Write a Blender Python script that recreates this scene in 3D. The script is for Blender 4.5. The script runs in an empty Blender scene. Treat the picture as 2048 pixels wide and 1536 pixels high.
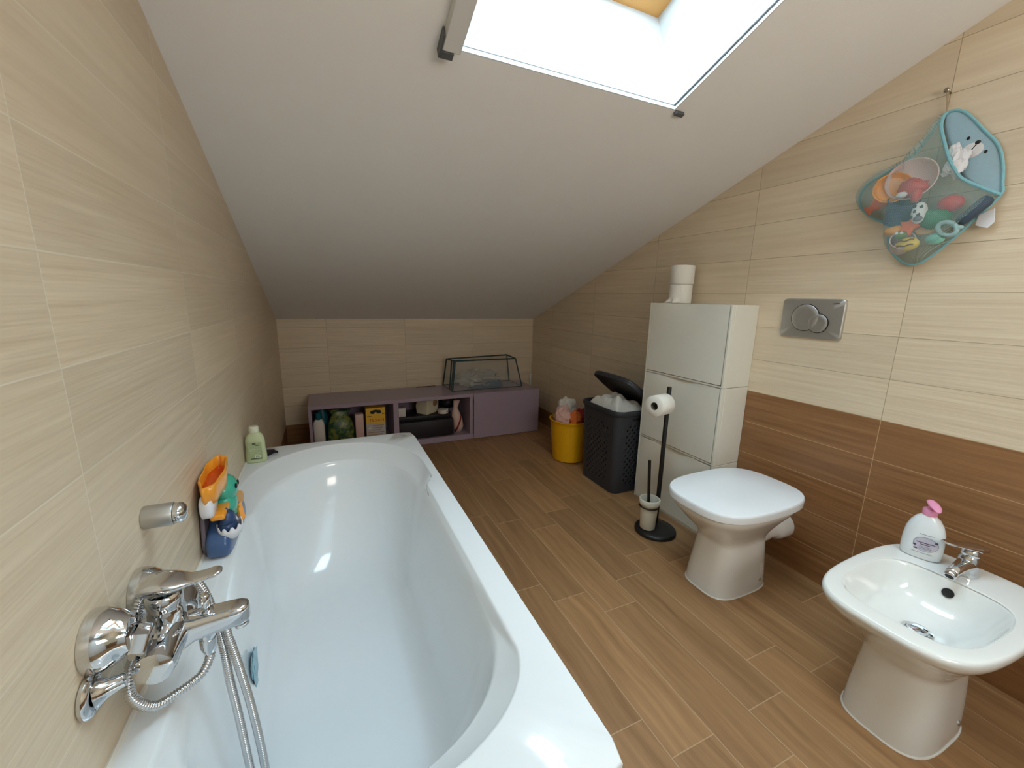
import bpy, bmesh, math, random
from mathutils import Vector, Matrix
from math import pi, sin, cos, radians as R

random.seed(7)
S = bpy.context.scene
COL = S.collection

# ------------------------------------------------------------------ camera
YAW, PITCH, ROLL, FPX = 0.4298, -0.2061, 0.0213, 819.34
EYE = Vector((0.3304, 0.0, 1.1771))
fwd = Vector((sin(YAW)*cos(PITCH), cos(YAW)*cos(PITCH), sin(PITCH)))
rgt0 = Vector((cos(YAW), -sin(YAW), 0))
up0 = rgt0.cross(fwd)
rgt = cos(ROLL)*rgt0 + sin(ROLL)*up0
upv = -sin(ROLL)*rgt0 + cos(ROLL)*up0
cam = bpy.data.cameras.new('camera'); camo = bpy.data.objects.new('camera', cam)
COL.objects.link(camo); S.camera = camo
cam.sensor_width = 36; cam.lens = 36*FPX/2048; cam.clip_start = 0.02
m = Matrix((rgt, upv, -fwd)).transposed().to_4x4(); m.translation = EYE
camo.matrix_world = m

# ------------------------------------------------------------------ colour management, world, light
S.view_settings.view_transform = 'Standard'; S.view_settings.look = 'None'
S.view_settings.gamma = 1; S.view_settings.use_curve_mapping = False
S.view_settings.exposure = 0.36
SKY = 13.0
wd = bpy.data.worlds.new('sky'); S.world = wd; wd.use_nodes = True
bg = wd.node_tree.nodes['Background']
bg.inputs[0].default_value = (0.60, 0.84, 1.0, 1); bg.inputs[1].default_value = SKY

# room measures (metres): left wall x=0, floor z=0, sloped ceiling rising towards the camera
W, YB, YF, ZK, SL = 2.195, 3.600, -1.90, 0.9855, 0.3626
NRM = Vector((0, SL, 1)).normalized()
def zc(y): return ZK + SL*(YB - y)
SX0, SX1, SY0, SY1 = 0.716, 1.512, 0.16, 1.243      # skylight opening on the ceiling plane
TH = 0.40
def portal(name, loc, rot, sx, sy):
    l = bpy.data.lights.new(name, 'AREA'); l.shape = 'RECTANGLE'; l.size = sx; l.size_y = sy
    o = bpy.data.objects.new(name, l); COL.objects.link(o)
    l.cycles.is_portal = True
    o.location = loc; o.rotation_euler = rot
sc_ = Vector(((SX0+SX1)/2, (SY0+SY1)/2, zc((SY0+SY1)/2))) + NRM*(TH+0.03)
portal('skylight_portal', sc_, (-math.atan(SL), 0, 0), SX1-SX0, (SY1-SY0)*math.sqrt(1+SL*SL))
TY0, TY1 = -1.45, -0.40                                # added unseen roof window behind the camera, to brighten the room
sc2 = Vector(((SX0+SX1)/2, (TY0+TY1)/2, zc((TY0+TY1)/2))) + NRM*(TH+0.03)
portal('added_skylight_portal', sc2, (-math.atan(SL), 0, 0), SX1-SX0, (TY1-TY0)*math.sqrt(1+SL*SL))

# added warm fill light, unseen behind the camera, to lift the ceiling
la = bpy.data.lights.new('fill_light', 'AREA'); la.shape = 'RECTANGLE'; la.size = 0.9; la.size_y = 0.45
la.energy = 10.5; la.color = (1.0, 0.90, 0.80)
lo_ = bpy.data.objects.new('fill_light', la); COL.objects.link(lo_)
lo_.location = (1.15, -0.85, 1.45); lo_.rotation_euler = (R(108), 0, 0)

# ------------------------------------------------------------------ material helpers
def lin(c):
    r = []
    for v in c:
        v /= 255.0
        r.append(v/12.92 if v <= 0.04045 else ((v+0.055)/1.055)**2.4)
    return (*r, 1)
class NG:
    def __init__(s, nt): s.nt = nt
    def n(s, t, **k):
        x = s.nt.nodes.new(t)
        for a, b in k.items(): setattr(x, a, b)
        return x
    def put(s, sock, v):
        if hasattr(v, 'is_output') or isinstance(v, bpy.types.NodeSocket): s.nt.links.new(v, sock)
        else: sock.default_value = v
    def m(s, op, a, b=0.0, c=None):
        x = s.n('ShaderNodeMath', operation=op); s.put(x.inputs[0], a); s.put(x.inputs[1], b)
        if c is not None: s.put(x.inputs[2], c)
        return x.outputs[0]
    def vec(s, a, b, c):
        x = s.n('ShaderNodeCombineXYZ')
        for i, v in enumerate((a, b, c)): s.put(x.inputs[i], v)
        return x.outputs[0]
    def noise(s, v, scale=1.0, detail=4.0, rough=0.55):
        x = s.n('ShaderNodeTexNoise'); s.put(x.inputs['Vector'], v)
        x.inputs['Scale'].default_value = scale; x.inputs['Detail'].default_value = detail; x.inputs['Roughness'].default_value = rough
        return x.outputs[0]
    def wn(s, v):
        x = s.n('ShaderNodeTexWhiteNoise', noise_dimensions='3D'); s.put(x.inputs['Vector'], v); return x.outputs[0]
    def mix(s, f, a, b, t='MIX'):
        x = s.n('ShaderNodeMix', data_type='RGBA', blend_type=t)
        s.put(x.inputs[0], f); s.put(x.inputs[6], a); s.put(x.inputs[7], b); return x.outputs[2]
    def ramp(s, f, lo, hi):
        x = s.n('ShaderNodeMapRange'); s.put(x.inputs[0], f)
        x.inputs[1].default_value = lo; x.inputs[2].default_value = hi; return x.outputs[0]
    def bump(s, h, dist, strength=1.0):
        x = s.n('ShaderNodeBump'); s.put(x.inputs['Height'], h); x.inputs['Distance'].default_value = dist
        x.inputs['Strength'].default_value = strength; return x.outputs[0]
def new_mat(name):
    mt = bpy.data.materials.new(name); mt.use_nodes = True
    return mt, NG(mt.node_tree), mt.node_tree.nodes['Principled BSDF']
def mat(name, c, rough=0.5, metal=0.0, vary=0.05, vscale=30.0, bump=0.0, bscale=200.0, coat=0.0, spec=0.5, trans=0.0, sss=0.0, sheen=0.0):
    mt, g, p = new_mat(name)
    co = g.n('ShaderNodeTexCoord').outputs['Object']
    nz = g.noise(co, vscale, 3.0)
    c = lin(c)
    lo = tuple(v*(1-vary) for v in c[:3]) + (1,); hi = tuple(min(1, v*(1+vary)) for v in c[:3]) + (1,)
    g.put(p.inputs['Base Color'], g.mix(nz, lo, hi))
    p.inputs['Roughness'].default_value = rough; p.inputs['Metallic'].default_value = metal
    p.inputs['Specular IOR Level'].default_value = spec
    p.inputs['Coat Weight'].default_value = coat; p.inputs['Coat Roughness'].default_value = 0.05
    p.inputs['Transmission Weight'].default_value = trans
    p.inputs['Sheen Weight'].default_value = sheen
    if bump: g.put(p.inputs['Normal'], g.bump(g.noise(co, bscale, 3.0), bump))
    return mt
def see_through(name, c, opacity, rough=0.2, gloss=0.08, net=0.0):
    """thin film or net: mostly lets light straight through"""
    mt, g, p = new_mat(name)
    nt = mt.node_tree; out = nt.nodes['Material Output']
    p.inputs['Base Color'].default_value = lin(c); p.inputs['Roughness'].default_value = rough
    tr = g.n('ShaderNodeBsdfTransparent'); mx = g.n('ShaderNodeMixShader')
    f = opacity
    if net:
        co = g.n('ShaderNodeTexCoord').outputs['Object']; sp = g.n('ShaderNodeSeparateXYZ'); nt.links.new(co, sp.inputs[0])
        a = g.m('ADD', sp.outputs[1], sp.outputs[2]); b = g.m('SUBTRACT', sp.outputs[1], sp.outputs[2])
        fa = g.m('LESS_THAN', g.m('FRACT', g.m('DIVIDE', a, net)), 0.17)
        fb = g.m('LESS_THAN', g.m('FRACT', g.m('DIVIDE', b, net)), 0.17)
        f = g.m('MAXIMUM', g.m('MULTIPLY', g.m('MAXIMUM', fa, fb), 0.75), opacity)
    g.put(mx.inputs[0], f); nt.links.new(tr.outputs[0], mx.inputs[1]); nt.links.new(p.outputs[0], mx.inputs[2])
    nt.links.new(mx.outputs[0], out.inputs[0])
    return mt
PU, PV, OV = 0.6155, 0.1545, 0.1435
def tile_mat(name, axis, off, brown_to=None, joint=(172, 154, 126)):
    mt, g, p = new_mat(name); nt = mt.node_tree
    sp = g.n('ShaderNodeSeparateXYZ'); nt.links.new(g.n('ShaderNodeNewGeometry').outputs['Position'], sp.inputs[0])
    a, z = sp.outputs['XY'.index(axis)], sp.outputs[2]
    u = g.m('DIVIDE', g.m('SUBTRACT', a, off), PU); v = g.m('DIVIDE', g.m('SUBTRACT', z, OV), PV)
    iu, iv, fu, fv = g.m('FLOOR', u), g.m('FLOOR', v), g.m('FRACT', u), g.m('FRACT', v)
    du = g.m('MULTIPLY', g.m('MINIMUM', fu, g.m('SUBTRACT', 1.0, fu)), PU)
    dv = g.m('MULTIPLY', g.m('MINIMUM', fv, g.m('SUBTRACT', 1.0, fv)), PV)
    dist = g.m('MINIMUM', du, dv)
    grout = g.m('LESS_THAN', dist, 0.0011)
    rnd = g.wn(g.vec(iu, iv, 3.0))
    sh = g.m('MULTIPLY', rnd, 37.0)
    gr = g.noise(g.vec(g.m('ADD', g.m('MULTIPLY', a, 2.2), sh), g.m('MULTIPLY', z, 42.0), sh), 1.0, 6.0, 0.6)
    fine = g.noise(g.vec(g.m('MULTIPLY', a, 14.0), g.m('MULTIPLY', z, 330.0), sh), 1.0, 3.0, 0.6)
    wav = g.noise(g.vec(g.m('ADD', g.m('MULTIPLY', a, 3.2), sh), g.m('MULTIPLY', z, 75.0), g.m('ADD', sh, 9.0)), 1.0, 2.0, 0.5)
    gm = g.m('ADD', g.m('MULTIPLY', g.ramp(gr, 0.3, 0.7), 0.75), g.m('MULTIPLY', fine, 0.25))
    beige = g.mix(gm, lin((213, 193, 164)), lin((228, 211, 184)))
    brown = g.mix(gm, lin((122, 84, 50)), lin((164, 118, 76)))
    msk = g.m('LESS_THAN', v, 0.0)
    if brown_to is not None:
        msk = g.m('MAXIMUM', msk, g.m('MULTIPLY', g.m('LESS_THAN', z, OV+4*PV), g.m('LESS_THAN', a, brown_to)))
    body = g.mix(msk, beige, brown)
    k = g.m('ADD', 0.93, g.m('MULTIPLY', rnd, 0.12))
    body = g.mix(1.0, body, g.vec(k, k, k), 'MULTIPLY')
    gc = g.mix(msk, lin(joint), lin((196, 160, 118)))
    g.put(p.inputs['Base Color'], g.mix(grout, body, gc))
    g.put(p.inputs['Roughness'], g.m('ADD', 0.36, g.m('MULTIPLY', gm, 0.12)))
    h = g.m('MULTIPLY', wav, 0.9)
    g.put(p.inputs['Normal'], g.bump(h, 0.0022))
    return mt
def floor_mat():
    mt, g, p = new_mat('wood_look_floor_tile'); nt = mt.node_tree
    sp = g.n('ShaderNodeSeparateXYZ'); nt.links.new(g.n('ShaderNodeNewGeometry').outputs['Position'], sp.inputs[0])
    x, y = sp.outputs[0], sp.outputs[1]
    PX, PL = 0.1542, 0.6165
    u = g.m('DIVIDE', g.m('SUBTRACT', x, 1.089), PX); iu, fu = g.m('FLOOR', u), g.m('FRACT', u)
    offs = [.3, .47, .1, .594, .3, .47, .6, .089, .594, .47, .6, .105, .606, .484, .2, .55]   # lanes -8 .. 7
    cr = g.n('ShaderNodeValToRGB'); cr.color_ramp.interpolation = 'CONSTANT'
    el = cr.color_ramp.elements
    while len(el) < 16: el.new(0.5)
    for i, o in enumerate(offs): el[i].position = i/16.0; 
    for i, o in enumerate(offs): el[i].color = (o, o, o, 1)
    g.put(cr.inputs[0], g.m('DIVIDE', g.m('ADD', iu, 8.5), 16.0))
    v = g.m('DIVIDE', g.m('SUBTRACT', y, cr.outputs[0]), PL); iv, fv = g.m('FLOOR', v), g.m('FRACT', v)
    du = g.m('MULTIPLY', g.m('MINIMUM', fu, g.m('SUBTRACT', 1.0, fu)), PX)
    dv = g.m('MULTIPLY', g.m('MINIMUM', fv, g.m('SUBTRACT', 1.0, fv)), PL)
    dist = g.m('MINIMUM', du, dv); grout = g.m('LESS_THAN', dist, 0.0014)
    rnd = g.wn(g.vec(iu, iv, 1.0)); sh = g.m('MULTIPLY', rnd, 53.0)
    wob = g.m('MULTIPLY', g.noise(g.vec(g.m('MULTIPLY', x, 5.0), g.m('MULTIPLY', y, 3.0), sh), 1.0, 2.0), 0.05)
    gr = g.noise(g.vec(g.m('ADD', g.m('MULTIPLY', g.m('ADD', x, wob), 38.0), sh), g.m('MULTIPLY', y, 1.8), sh), 1.0, 7.0, 0.62)
    fine = g.noise(g.vec(g.m('MULTIPLY', x, 420.0), g.m('MULTIPLY', y, 16.0), sh), 1.0, 3.0, 0.6)
    gm = g.m('ADD', g.m('MULTIPLY', g.ramp(gr, 0.28, 0.72), 0.72), g.m('MULTIPLY', fine, 0.28))
    c = g.mix(gm, lin((126, 90, 56)), lin((182, 140, 96)))
    k = g.m('ADD', 0.84, g.m('MULTIPLY', g.wn(g.vec(iv, iu, 5.0)), 0.3)); c = g.mix(1.0, c, g.vec(k, k, k), 'MULTIPLY')
    g.put(p.inputs['Base Color'], g.mix(grout, c, lin((186, 154, 118))))
    g.put(p.inputs['Roughness'], g.m('ADD', 0.42, g.m('MULTIPLY', gm, 0.15)))
    g.put(p.inputs['Normal'], g.bump(g.m('ADD', g.m('MULTIPLY', gm, 0.4), g.m('MULTIPLY', g.m('MINIMUM', dist, 0.003), 150.0)), 0.0009))
    return mt
def plaster(name, c, b=0.0012):
    mt, g, p = new_mat(name)
    pos = g.n('ShaderNodeNewGeometry').outputs['Position']
    nz = g.noise(pos, 7.0, 3.0); c = lin(c)
    g.put(p.inputs['Base Color'], g.mix(nz, tuple(v*0.97 for v in c[:3])+(1,), c)); p.inputs['Roughness'].default_value = 0.85
    g.put(p.inputs['Normal'], g.bump(g.noise(pos, 160.0, 3.0), b, 0.35))
    return mt
M = dict(
    chrome=mat('chrome', (215, 217, 220), 0.06, 1.0, 0.01), satin=mat('satin_nickel', (196, 196, 194), 0.42, 1.0, 0.04),
    acrylic=mat('white_acrylic', (236, 240, 242), 0.12, 0, 0.01, coat=0.4), ceramic=mat('white_ceramic', (236, 236, 232), 0.10, 0, 0.01, coat=0.5),
    seat=mat('white_toilet_plastic', (238, 241, 244), 0.16, 0, 0.01), pale=mat('pale_grey_plastic', (228, 224, 210), 0.42, 0, 0.02),
    lilac=mat('lilac_lacquer', (168, 150, 166), 0.28, 0, 0.03), black=mat('matt_black', (20, 19, 20), 0.42, 0, 0.1),
    rubber=mat('black_rubber', (16, 16, 20), 0.5, 0, 0.1), anthracite=mat('anthracite_plastic', (52, 54, 60), 0.45, 0, 0.05),
    yellow=mat('yellow_plastic', (232, 172, 14), 0.4, 0, 0.05), white_cloth=mat('white_cloth', (226, 222, 212), 0.9, 0, 0.08, 14, 0.004, 60, sheen=0.2),
    pink_cloth=mat('pink_cloth', (222, 178, 166), 0.9, 0, 0.25, 60, 0.004, 60), orange_cloth=mat('orange_cloth', (222, 116, 50), 0.9, 0, 0.3, 50, 0.004, 60),
    red_cloth=mat('red_cloth', (150, 32, 44), 0.9, 0, 0.25, 50, 0.004, 60), paper=mat('toilet_paper', (236, 232, 222), 0.95, 0, 0.02, 60, 0.0008, 300),
    cardboard=mat('cardboard_core', (120, 112, 100), 0.9), cream=mat('cream_plastic', (226, 222, 206), 0.35), hole=mat('dark_hole', (18, 17, 16), 0.6),
    toy_orange=mat('toy_orange', (244, 160, 44), 0.25, coat=0.3), toy_orange_in=mat('toy_deep_orange', (222, 92, 20), 0.3), toy_teal=mat('toy_teal', (66, 178, 150), 0.25, coat=0.3),
    toy_blue=mat('toy_slate_blue', (62, 92, 136), 0.3, coat=0.2), toy_navy=mat('toy_navy', (48, 72, 112), 0.35), toy_white=mat('toy_white', (232, 232, 236), 0.3),
    toy_grey=mat('toy_grey_backing', (112, 104, 116), 0.5), toy_tan=mat('toy_tan', (214, 160, 96), 0.35),
    green_bottle=mat('pale_green_bottle', (198, 208, 164), 0.32, 0, 0.02), green_cap=mat('cream_cap', (222, 222, 196), 0.4), print_green=mat('dark_green_print', (74, 88, 60), 0.6),
    print_pale=mat('pale_green_print', (168, 182, 138), 0.6), print_white=mat('white_print', (222, 228, 208), 0.6),
    soap=mat('white_soap_bottle', (232, 236, 238), 0.22, 0, 0.01, coat=0.2), pink=mat('pink_pump', (232, 150, 184), 0.35), label=mat('lilac_label', (200, 194, 208), 0.45), label_edge=mat('grey_label_edge', (140, 138, 150), 0.5),
    plum=mat('plum_print', (84, 62, 88), 0.5), grey_print=mat('grey_print', (120, 118, 128), 0.6),
    bag=mat('pale_blue_cloth', (166, 198, 212), 0.8, 0, 0.05, 60, 0.001, 500), trim=mat('aqua_binding', (138, 196, 208), 0.75, 0, 0.08, 60, 0.0012, 500),
    net=see_through('aqua_net', (160, 190, 188), 0.07, 0.8, net=0.0042), net_flat=see_through('grey_aqua_net', (140, 160, 152), 0.34, 0.8), film=see_through('clear_film', (196, 200, 196), 0.14, 0.12), glass=see_through('window_glass', (230, 240, 245), 0.05, 0.02),
    bagfilm=see_through('clear_bag', (206, 204, 196), 0.42, 0.15), teal_tube=mat('dark_teal_binding', (22, 58, 62), 0.5), timber=mat('pine_timber', (216, 160, 88), 0.45, 0, 0.15, 8),
    alu=mat('white_aluminium', (226, 230, 232), 0.35, 0, 0.02), groove=mat('grey_groove', (88, 94, 102), 0.4, 0.2), shaft=mat('shaft_white_dimmed', (206, 210, 212), 0.8, 0, 0.02, 6), cap_grey=mat('grey_cap', (84, 86, 88), 0.5), casing=mat('white_casing', (214, 212, 208), 0.6),  # shaft: white paint greyed in colour to tone down its glare
    red=mat('toy_red', (206, 58, 60), 0.3), fish=mat('toy_vermilion', (240, 104, 44), 0.3), green=mat('toy_green', (30, 116, 66), 0.35), olive=mat('toy_olive', (104, 128, 34), 0.3),
    lemon=mat('toy_lemon', (240, 204, 66), 0.3), brown_line=mat('brown_line', (112, 58, 30), 0.5), scoop=mat('slate_mesh', (62, 78, 96), 0.6), ring=mat('grey_teal_ring', (150, 182, 182), 0.4), aqua=mat('toy_aqua', (130, 200, 184), 0.3),
    pinkwhite=mat('pale_pink_plastic', (226, 200, 196), 0.3), zebra=mat('toy_zebra_white', (228, 226, 226), 0.35), blackp=mat('black_print', (24, 22, 24), 0.5),
    teal=mat('teal_cap', (20, 104, 116), 0.4), leafbag=None, white_plastic=mat('white_plastic', (222, 214, 206), 0.4), rose=mat('rose_carton', (214, 180, 170), 0.5), box_yellow=mat('yellow_carton', (232, 184, 60), 0.5),
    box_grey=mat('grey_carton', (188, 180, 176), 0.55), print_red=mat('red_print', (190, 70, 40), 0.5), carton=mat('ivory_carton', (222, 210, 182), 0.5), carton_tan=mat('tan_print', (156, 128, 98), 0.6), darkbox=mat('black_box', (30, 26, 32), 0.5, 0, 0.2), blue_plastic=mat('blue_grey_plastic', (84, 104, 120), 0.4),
    stain=mat('pale_blue_smear', (150, 190, 204), 0.3), chip=mat('grey_chip', (150, 150, 146), 0.6), sealant=mat('white_sealant', (232, 230, 222), 0.4), steel=mat('steel_nail', (150, 140, 125), 0.3, 1.0), cord=mat('beige_cord', (170, 150, 120), 0.8), stick=mat('brown_stick', (86, 62, 42), 0.6),
)
M['ceiling'] = plaster('white_ceiling_paint', (242, 240, 237)); M['beige_l'] = tile_mat('beige_tile_on_left_wall', 'Y', 0.754, joint=(232, 220, 198)); M['tile_r'] = tile_mat('beige_and_brown_tile', 'Y', 0.764, 1.995)
M['beige_b'] = tile_mat('beige_tile_on_back_wall', 'X', 0.3435); M['floor'] = floor_mat()
def leafbag():
    mt, g, p = new_mat('green_patterned_bag'); co = g.n('ShaderNodeTexCoord').outputs['Object']
    f = g.ramp(g.noise(co, 26.0, 2.0), 0.42, 0.58)
    g.put(p.inputs['Base Color'], g.mix(f, lin((30, 72, 44)), lin((120, 128, 62)))); p.inputs['Roughness'].default_value = 0.35
    return mt
M['leafbag'] = leafbag()
def striped():
    mt, g, p = new_mat('red_striped_bag'); co = g.n('ShaderNodeTexCoord').outputs['Object']
    sp = g.n('ShaderNodeSeparateXYZ'); mt.node_tree.links.new(co, sp.inputs[0])
    t = g.m('ADD', g.m('MULTIPLY', sp.outputs[0], 1.0), g.m('MULTIPLY', sp.outputs[2], -0.35))
    f = g.m('LESS_THAN', g.m('ABSOLUTE', g.m('SUBTRACT', t, -0.026)), 0.008)
    g.put(p.inputs['Base Color'], g.mix(f, lin((222, 190, 176)), lin((150, 40, 30)))); p.inputs['Roughness'].default_value = 0.5
    return mt
M['striped'] = striped()

# ------------------------------------------------------------------ mesh helpers (all in world metres)
class MB:
    def __init__(s): s.v = []; s.f = []; s.m = []
    def add(s, V, F, mi=0, X=None):
        o = len(s.v)
        s.v += [tuple(X @ Vector(p)) if X is not None else tuple(p) for p in V]
        s.f += [tuple(o+i for i in f) for f in F]; s.m += [mi]*len(F)
        return s
    def box(s, lo, hi, bev=0.0, seg=2, mi=0, X=None):
        bm = bmesh.new(); bmesh.ops.create_cube(bm, size=1)
        for v in bm.verts: v.co = Vector([(lo[i]+hi[i])/2 + v.co[i]*(hi[i]-lo[i]) for i in range(3)])
        if bev: bmesh.ops.bevel(bm, geom=bm.edges[:], offset=bev, segments=seg, profile=0.5, affect='EDGES')
        bm.verts.index_update()
        V = [v.co.copy() for v in bm.verts]; F = [[v.index for v in f.verts] for f in bm.faces]; bm.free()
        return s.add(V, F, mi, X)
    def loft(s, rings, cap0=True, cap1=True, closed=True, mi=0, X=None):
        n = len(rings[0]); V = [p for r in rings for p in r]; F = []
        for i in range(len(rings)-1):
            for j in range(n if closed else n-1):
                k = (j+1) % n
                F.append((i*n+j, i*n+k, (i+1)*n+k, (i+1)*n+j))
        if cap0: F.append(tuple(range(n-1, -1, -1)))
        if cap1: F.append(tuple((len(rings)-1)*n+j for j in range(n)))
        return s.add(V, F, mi, X)
    def lathe(s, prof, seg=32, c=(0, 0, 0), X=None, mi=0, cap=True):
        rings = [[(c[0]+r*cos(2*pi*j/seg), c[1]+r*sin(2*pi*j/seg), c[2]+z) for j in range(seg)] for r, z in prof]
        return s.loft(rings, cap, cap, True, mi, X)
    def tube(s, pts, r, seg=10, closed=False, mi=0, X=None):
        P = [Vector(p) for p in pts]; n = len(P); rings = []
        nrm = None
        for i, p in enumerate(P):
            t = (P[(i+1) % n] - P[i-1]) if closed else (P[min(i+1, n-1)] - P[max(i-1, 0)])
            t.normalize()
            if nrm is None: nrm = t.orthogonal().normalized()
            nrm = (nrm - t*nrm.dot(t)).normalized(); b = t.cross(nrm)
            ri = r[i] if isinstance(r, (list, tuple)) else r
            rings.append([p + nrm*ri*cos(2*pi*j/seg) + b*ri*sin(2*pi*j/seg) for j in range(seg)])
        if closed: rings.append(rings[0])
        return s.loft(rings, not closed, not closed, True, mi, X)
    def ball(s, c, r, mi=0, X=None, n=20, wob=0.0, seed=0, freq=3.0):
        r = (r, r, r) if isinstance(r, (int, float)) else r
        from mathutils import noise
        rings = []
        for i in range(n//2+1):
            th = pi*min(max(i, 0.02), n//2-0.02)/(n//2); ring = []
            for j in range(n):
                d = Vector((sin(th)*cos(2*pi*j/n), sin(th)*sin(2*pi*j/n), -cos(th)))
                k = 1 + (wob*noise.fractal(d*freq+Vector((seed*7.1, seed*3.3, 0)), 0.8, 2.0, 4) if wob else 0)
                ring.append((c[0]+d.x*r[0]*k, c[1]+d.y*r[1]*k, c[2]+d.z*r[2]*k))
            rings.append(ring)
        return s.loft(rings, True, True, True, mi, X)
    def clampz(s, z):
        s.v = [(a, b, max(c, z)) for a, b, c in s.v]; return s
    def prism(s, poly, z0, z1, mi=0, X=None):
        return s.loft([[(x, y, z0) for x, y in poly], [(x, y, z1) for x, y in poly]], True, True, True, mi, X)
    def grid(s, G, mi=0, X=None):
        n, k = len(G), len(G[0])
        return s.add([p for r in G for p in r], [(i*k+j, i*k+j+1, (i+1)*k+j+1, (i+1)*k+j) for i in range(n-1) for j in range(k-1)], mi, X)
def aim(p, d, roll=0.0):
    """matrix placing local +Z along d at p"""
    q = Vector(d).normalized().to_track_quat('Z', 'Y')
    return Matrix.Translation(Vector(p)) @ q.to_matrix().to_4x4() @ Matrix.Rotation(roll, 4, 'Z')
def sup(cx, cy, ax, ay, z, n=3.5, N=48, ph=0.0):
    o = []
    for i in range(N):
        t = 2*pi*i/N + ph; c, q = cos(t), sin(t)
        o.append((cx + ax*math.copysign(abs(c)**(2/n), c), cy + ay*math.copysign(abs(q)**(2/n), q), z))
    return o
def cat(P, n=8, closed=False):
    P = [Vector(p) for p in P]; o = []; k = len(P)
    rng = k if closed else k-1
    g = (lambda i: P[i % k]) if closed else (lambda i: P[min(max(i, 0), k-1)])
    for i in range(rng):
        a, b, c, d = g(i-1), g(i), g(i+1), g(i+2)
        for j in range(n):
            t = j/n
            o.append(0.5*((2*b)+(c-a)*t+(2*a-5*b+4*c-d)*t*t+(3*b-a-3*c+d)*t**3))
    if not closed: o.append(P[-1])
    return o
def build(name, mb, mats, parent=None, loc=None, sub=0, bev=0.0, solid=0.0, sharp=40):
    mats = mats if isinstance(mats, (list, tuple)) else [mats]
    me = bpy.data.meshes.new(name)
    if loc is None: loc = Vector((0, 0, 0))
    me.from_pydata([tuple(Vector(p)-loc) for p in mb.v], [], mb.f)
    for x in mats: me.materials.append(M[x] if isinstance(x, str) else x)
    for pl, mi in zip(me.polygons, mb.m): pl.material_index = mi
    bm = bmesh.new(); bm.from_mesh(me); bmesh.ops.recalc_face_normals(bm, faces=bm.faces[:]); bm.to_mesh(me); bm.free()
    for pl in me.polygons: pl.use_smooth = True
    if sharp: me.set_sharp_from_angle(angle=R(sharp))
    o = bpy.data.objects.new(name, me); COL.objects.link(o)
    if parent is not None: o.parent = parent
    else: o.location = loc
    if solid: x = o.modifiers.new('thickness', 'SOLIDIFY'); x.thickness = solid; x.offset = 0
    if bev: x = o.modifiers.new('edges', 'BEVEL'); x.width = bev; x.segments = 2; x.limit_method = 'ANGLE'
    if sub: x = o.modifiers.new('smooth', 'SUBSURF'); x.levels = sub; x.render_levels = sub
    return o
def thing(name, loc, label, category, group=None):
    o = bpy.data.objects.new(name, None); COL.objects.link(o); o.location = loc; o.empty_display_size = 0.05
    o['label'] = label; o['category'] = category
    if group: o['group'] = group
    return o
def part(t, name, mb, mats, label=None, under=None, **k):
    o = build(name, mb, mats, under or t, Vector(t.location), **k)
    if label: o['label'] = label
    return o
def single(name, mb, mats, label, category, group=None, **k):
    xs = list(zip(*mb.v)); loc = Vector(((min(xs[0])+max(xs[0]))/2, (min(xs[1])+max(xs[1]))/2, min(xs[2])))
    o = build(name, mb, mats, None, loc, **k); o['label'] = label; o['category'] = category
    if group: o['group'] = group
    return o
def struct(name, mb, mats, parent=None, **k):
    o = build(name, mb, mats, parent, Vector((0, 0, 0)), **k)
    if parent is None: o['kind'] = 'structure'
    return o
def text_mb(txt, size, X, depth=0.0002):
    """flat lettering, drawn in local XY and placed by X"""
    cu = bpy.data.curves.new('lettering', 'FONT'); cu.body = txt; cu.size = size; cu.align_x = 'CENTER'; cu.align_y = 'CENTER'; cu.extrude = depth
    ob = bpy.data.objects.new('lettering', cu); COL.objects.link(ob)
    dg = bpy.context.evaluated_depsgraph_get(); me = ob.evaluated_get(dg).to_mesh()
    mb = MB().add([v.co.copy() for v in me.vertices], [tuple(p.vertices) for p in me.polygons], 0, X)
    bpy.data.objects.remove(ob); bpy.data.curves.remove(cu)
    return mb
def axes(o, ex, ey):
    """matrix with local X along ex, local Y along ey"""
    ex = Vector(ex).normalized(); ez = ex.cross(Vector(ey)).normalized(); ey = ez.cross(ex)
    x = Matrix((ex, ey, ez)).transposed().to_4x4(); x.translation = Vector(o); return x

# ------------------------------------------------------------------ the room
T = 0.12
struct('floor', MB().box((-T, YF-T, -T), (W+T, YB+T, 0)), 'floor')
def side_wall(x0, x1):
    pl = [(YF-T, 0), (YB, 0), (YB, ZK+0.05), (YF-T, zc(YF-T)+0.05)]
    return MB().loft([[(x0, y, z) for y, z in pl], [(x1, y, z) for y, z in pl]])
struct('wall_left', side_wall(-T, 0), 'beige_l', sharp=30)
struct('wall_right', side_wall(W, W+T), 'tile_r', sharp=30)
struct('wall_back', MB().box((-T, YB, 0), (W+T, YB+T, ZK+0.05)), 'beige_b', sharp=30)
fz = zc(YF)+0.02
struct('wall_front', MB().box((-T, YF-T, 0), (W+T, YF, fz)), 'ceiling')
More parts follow.
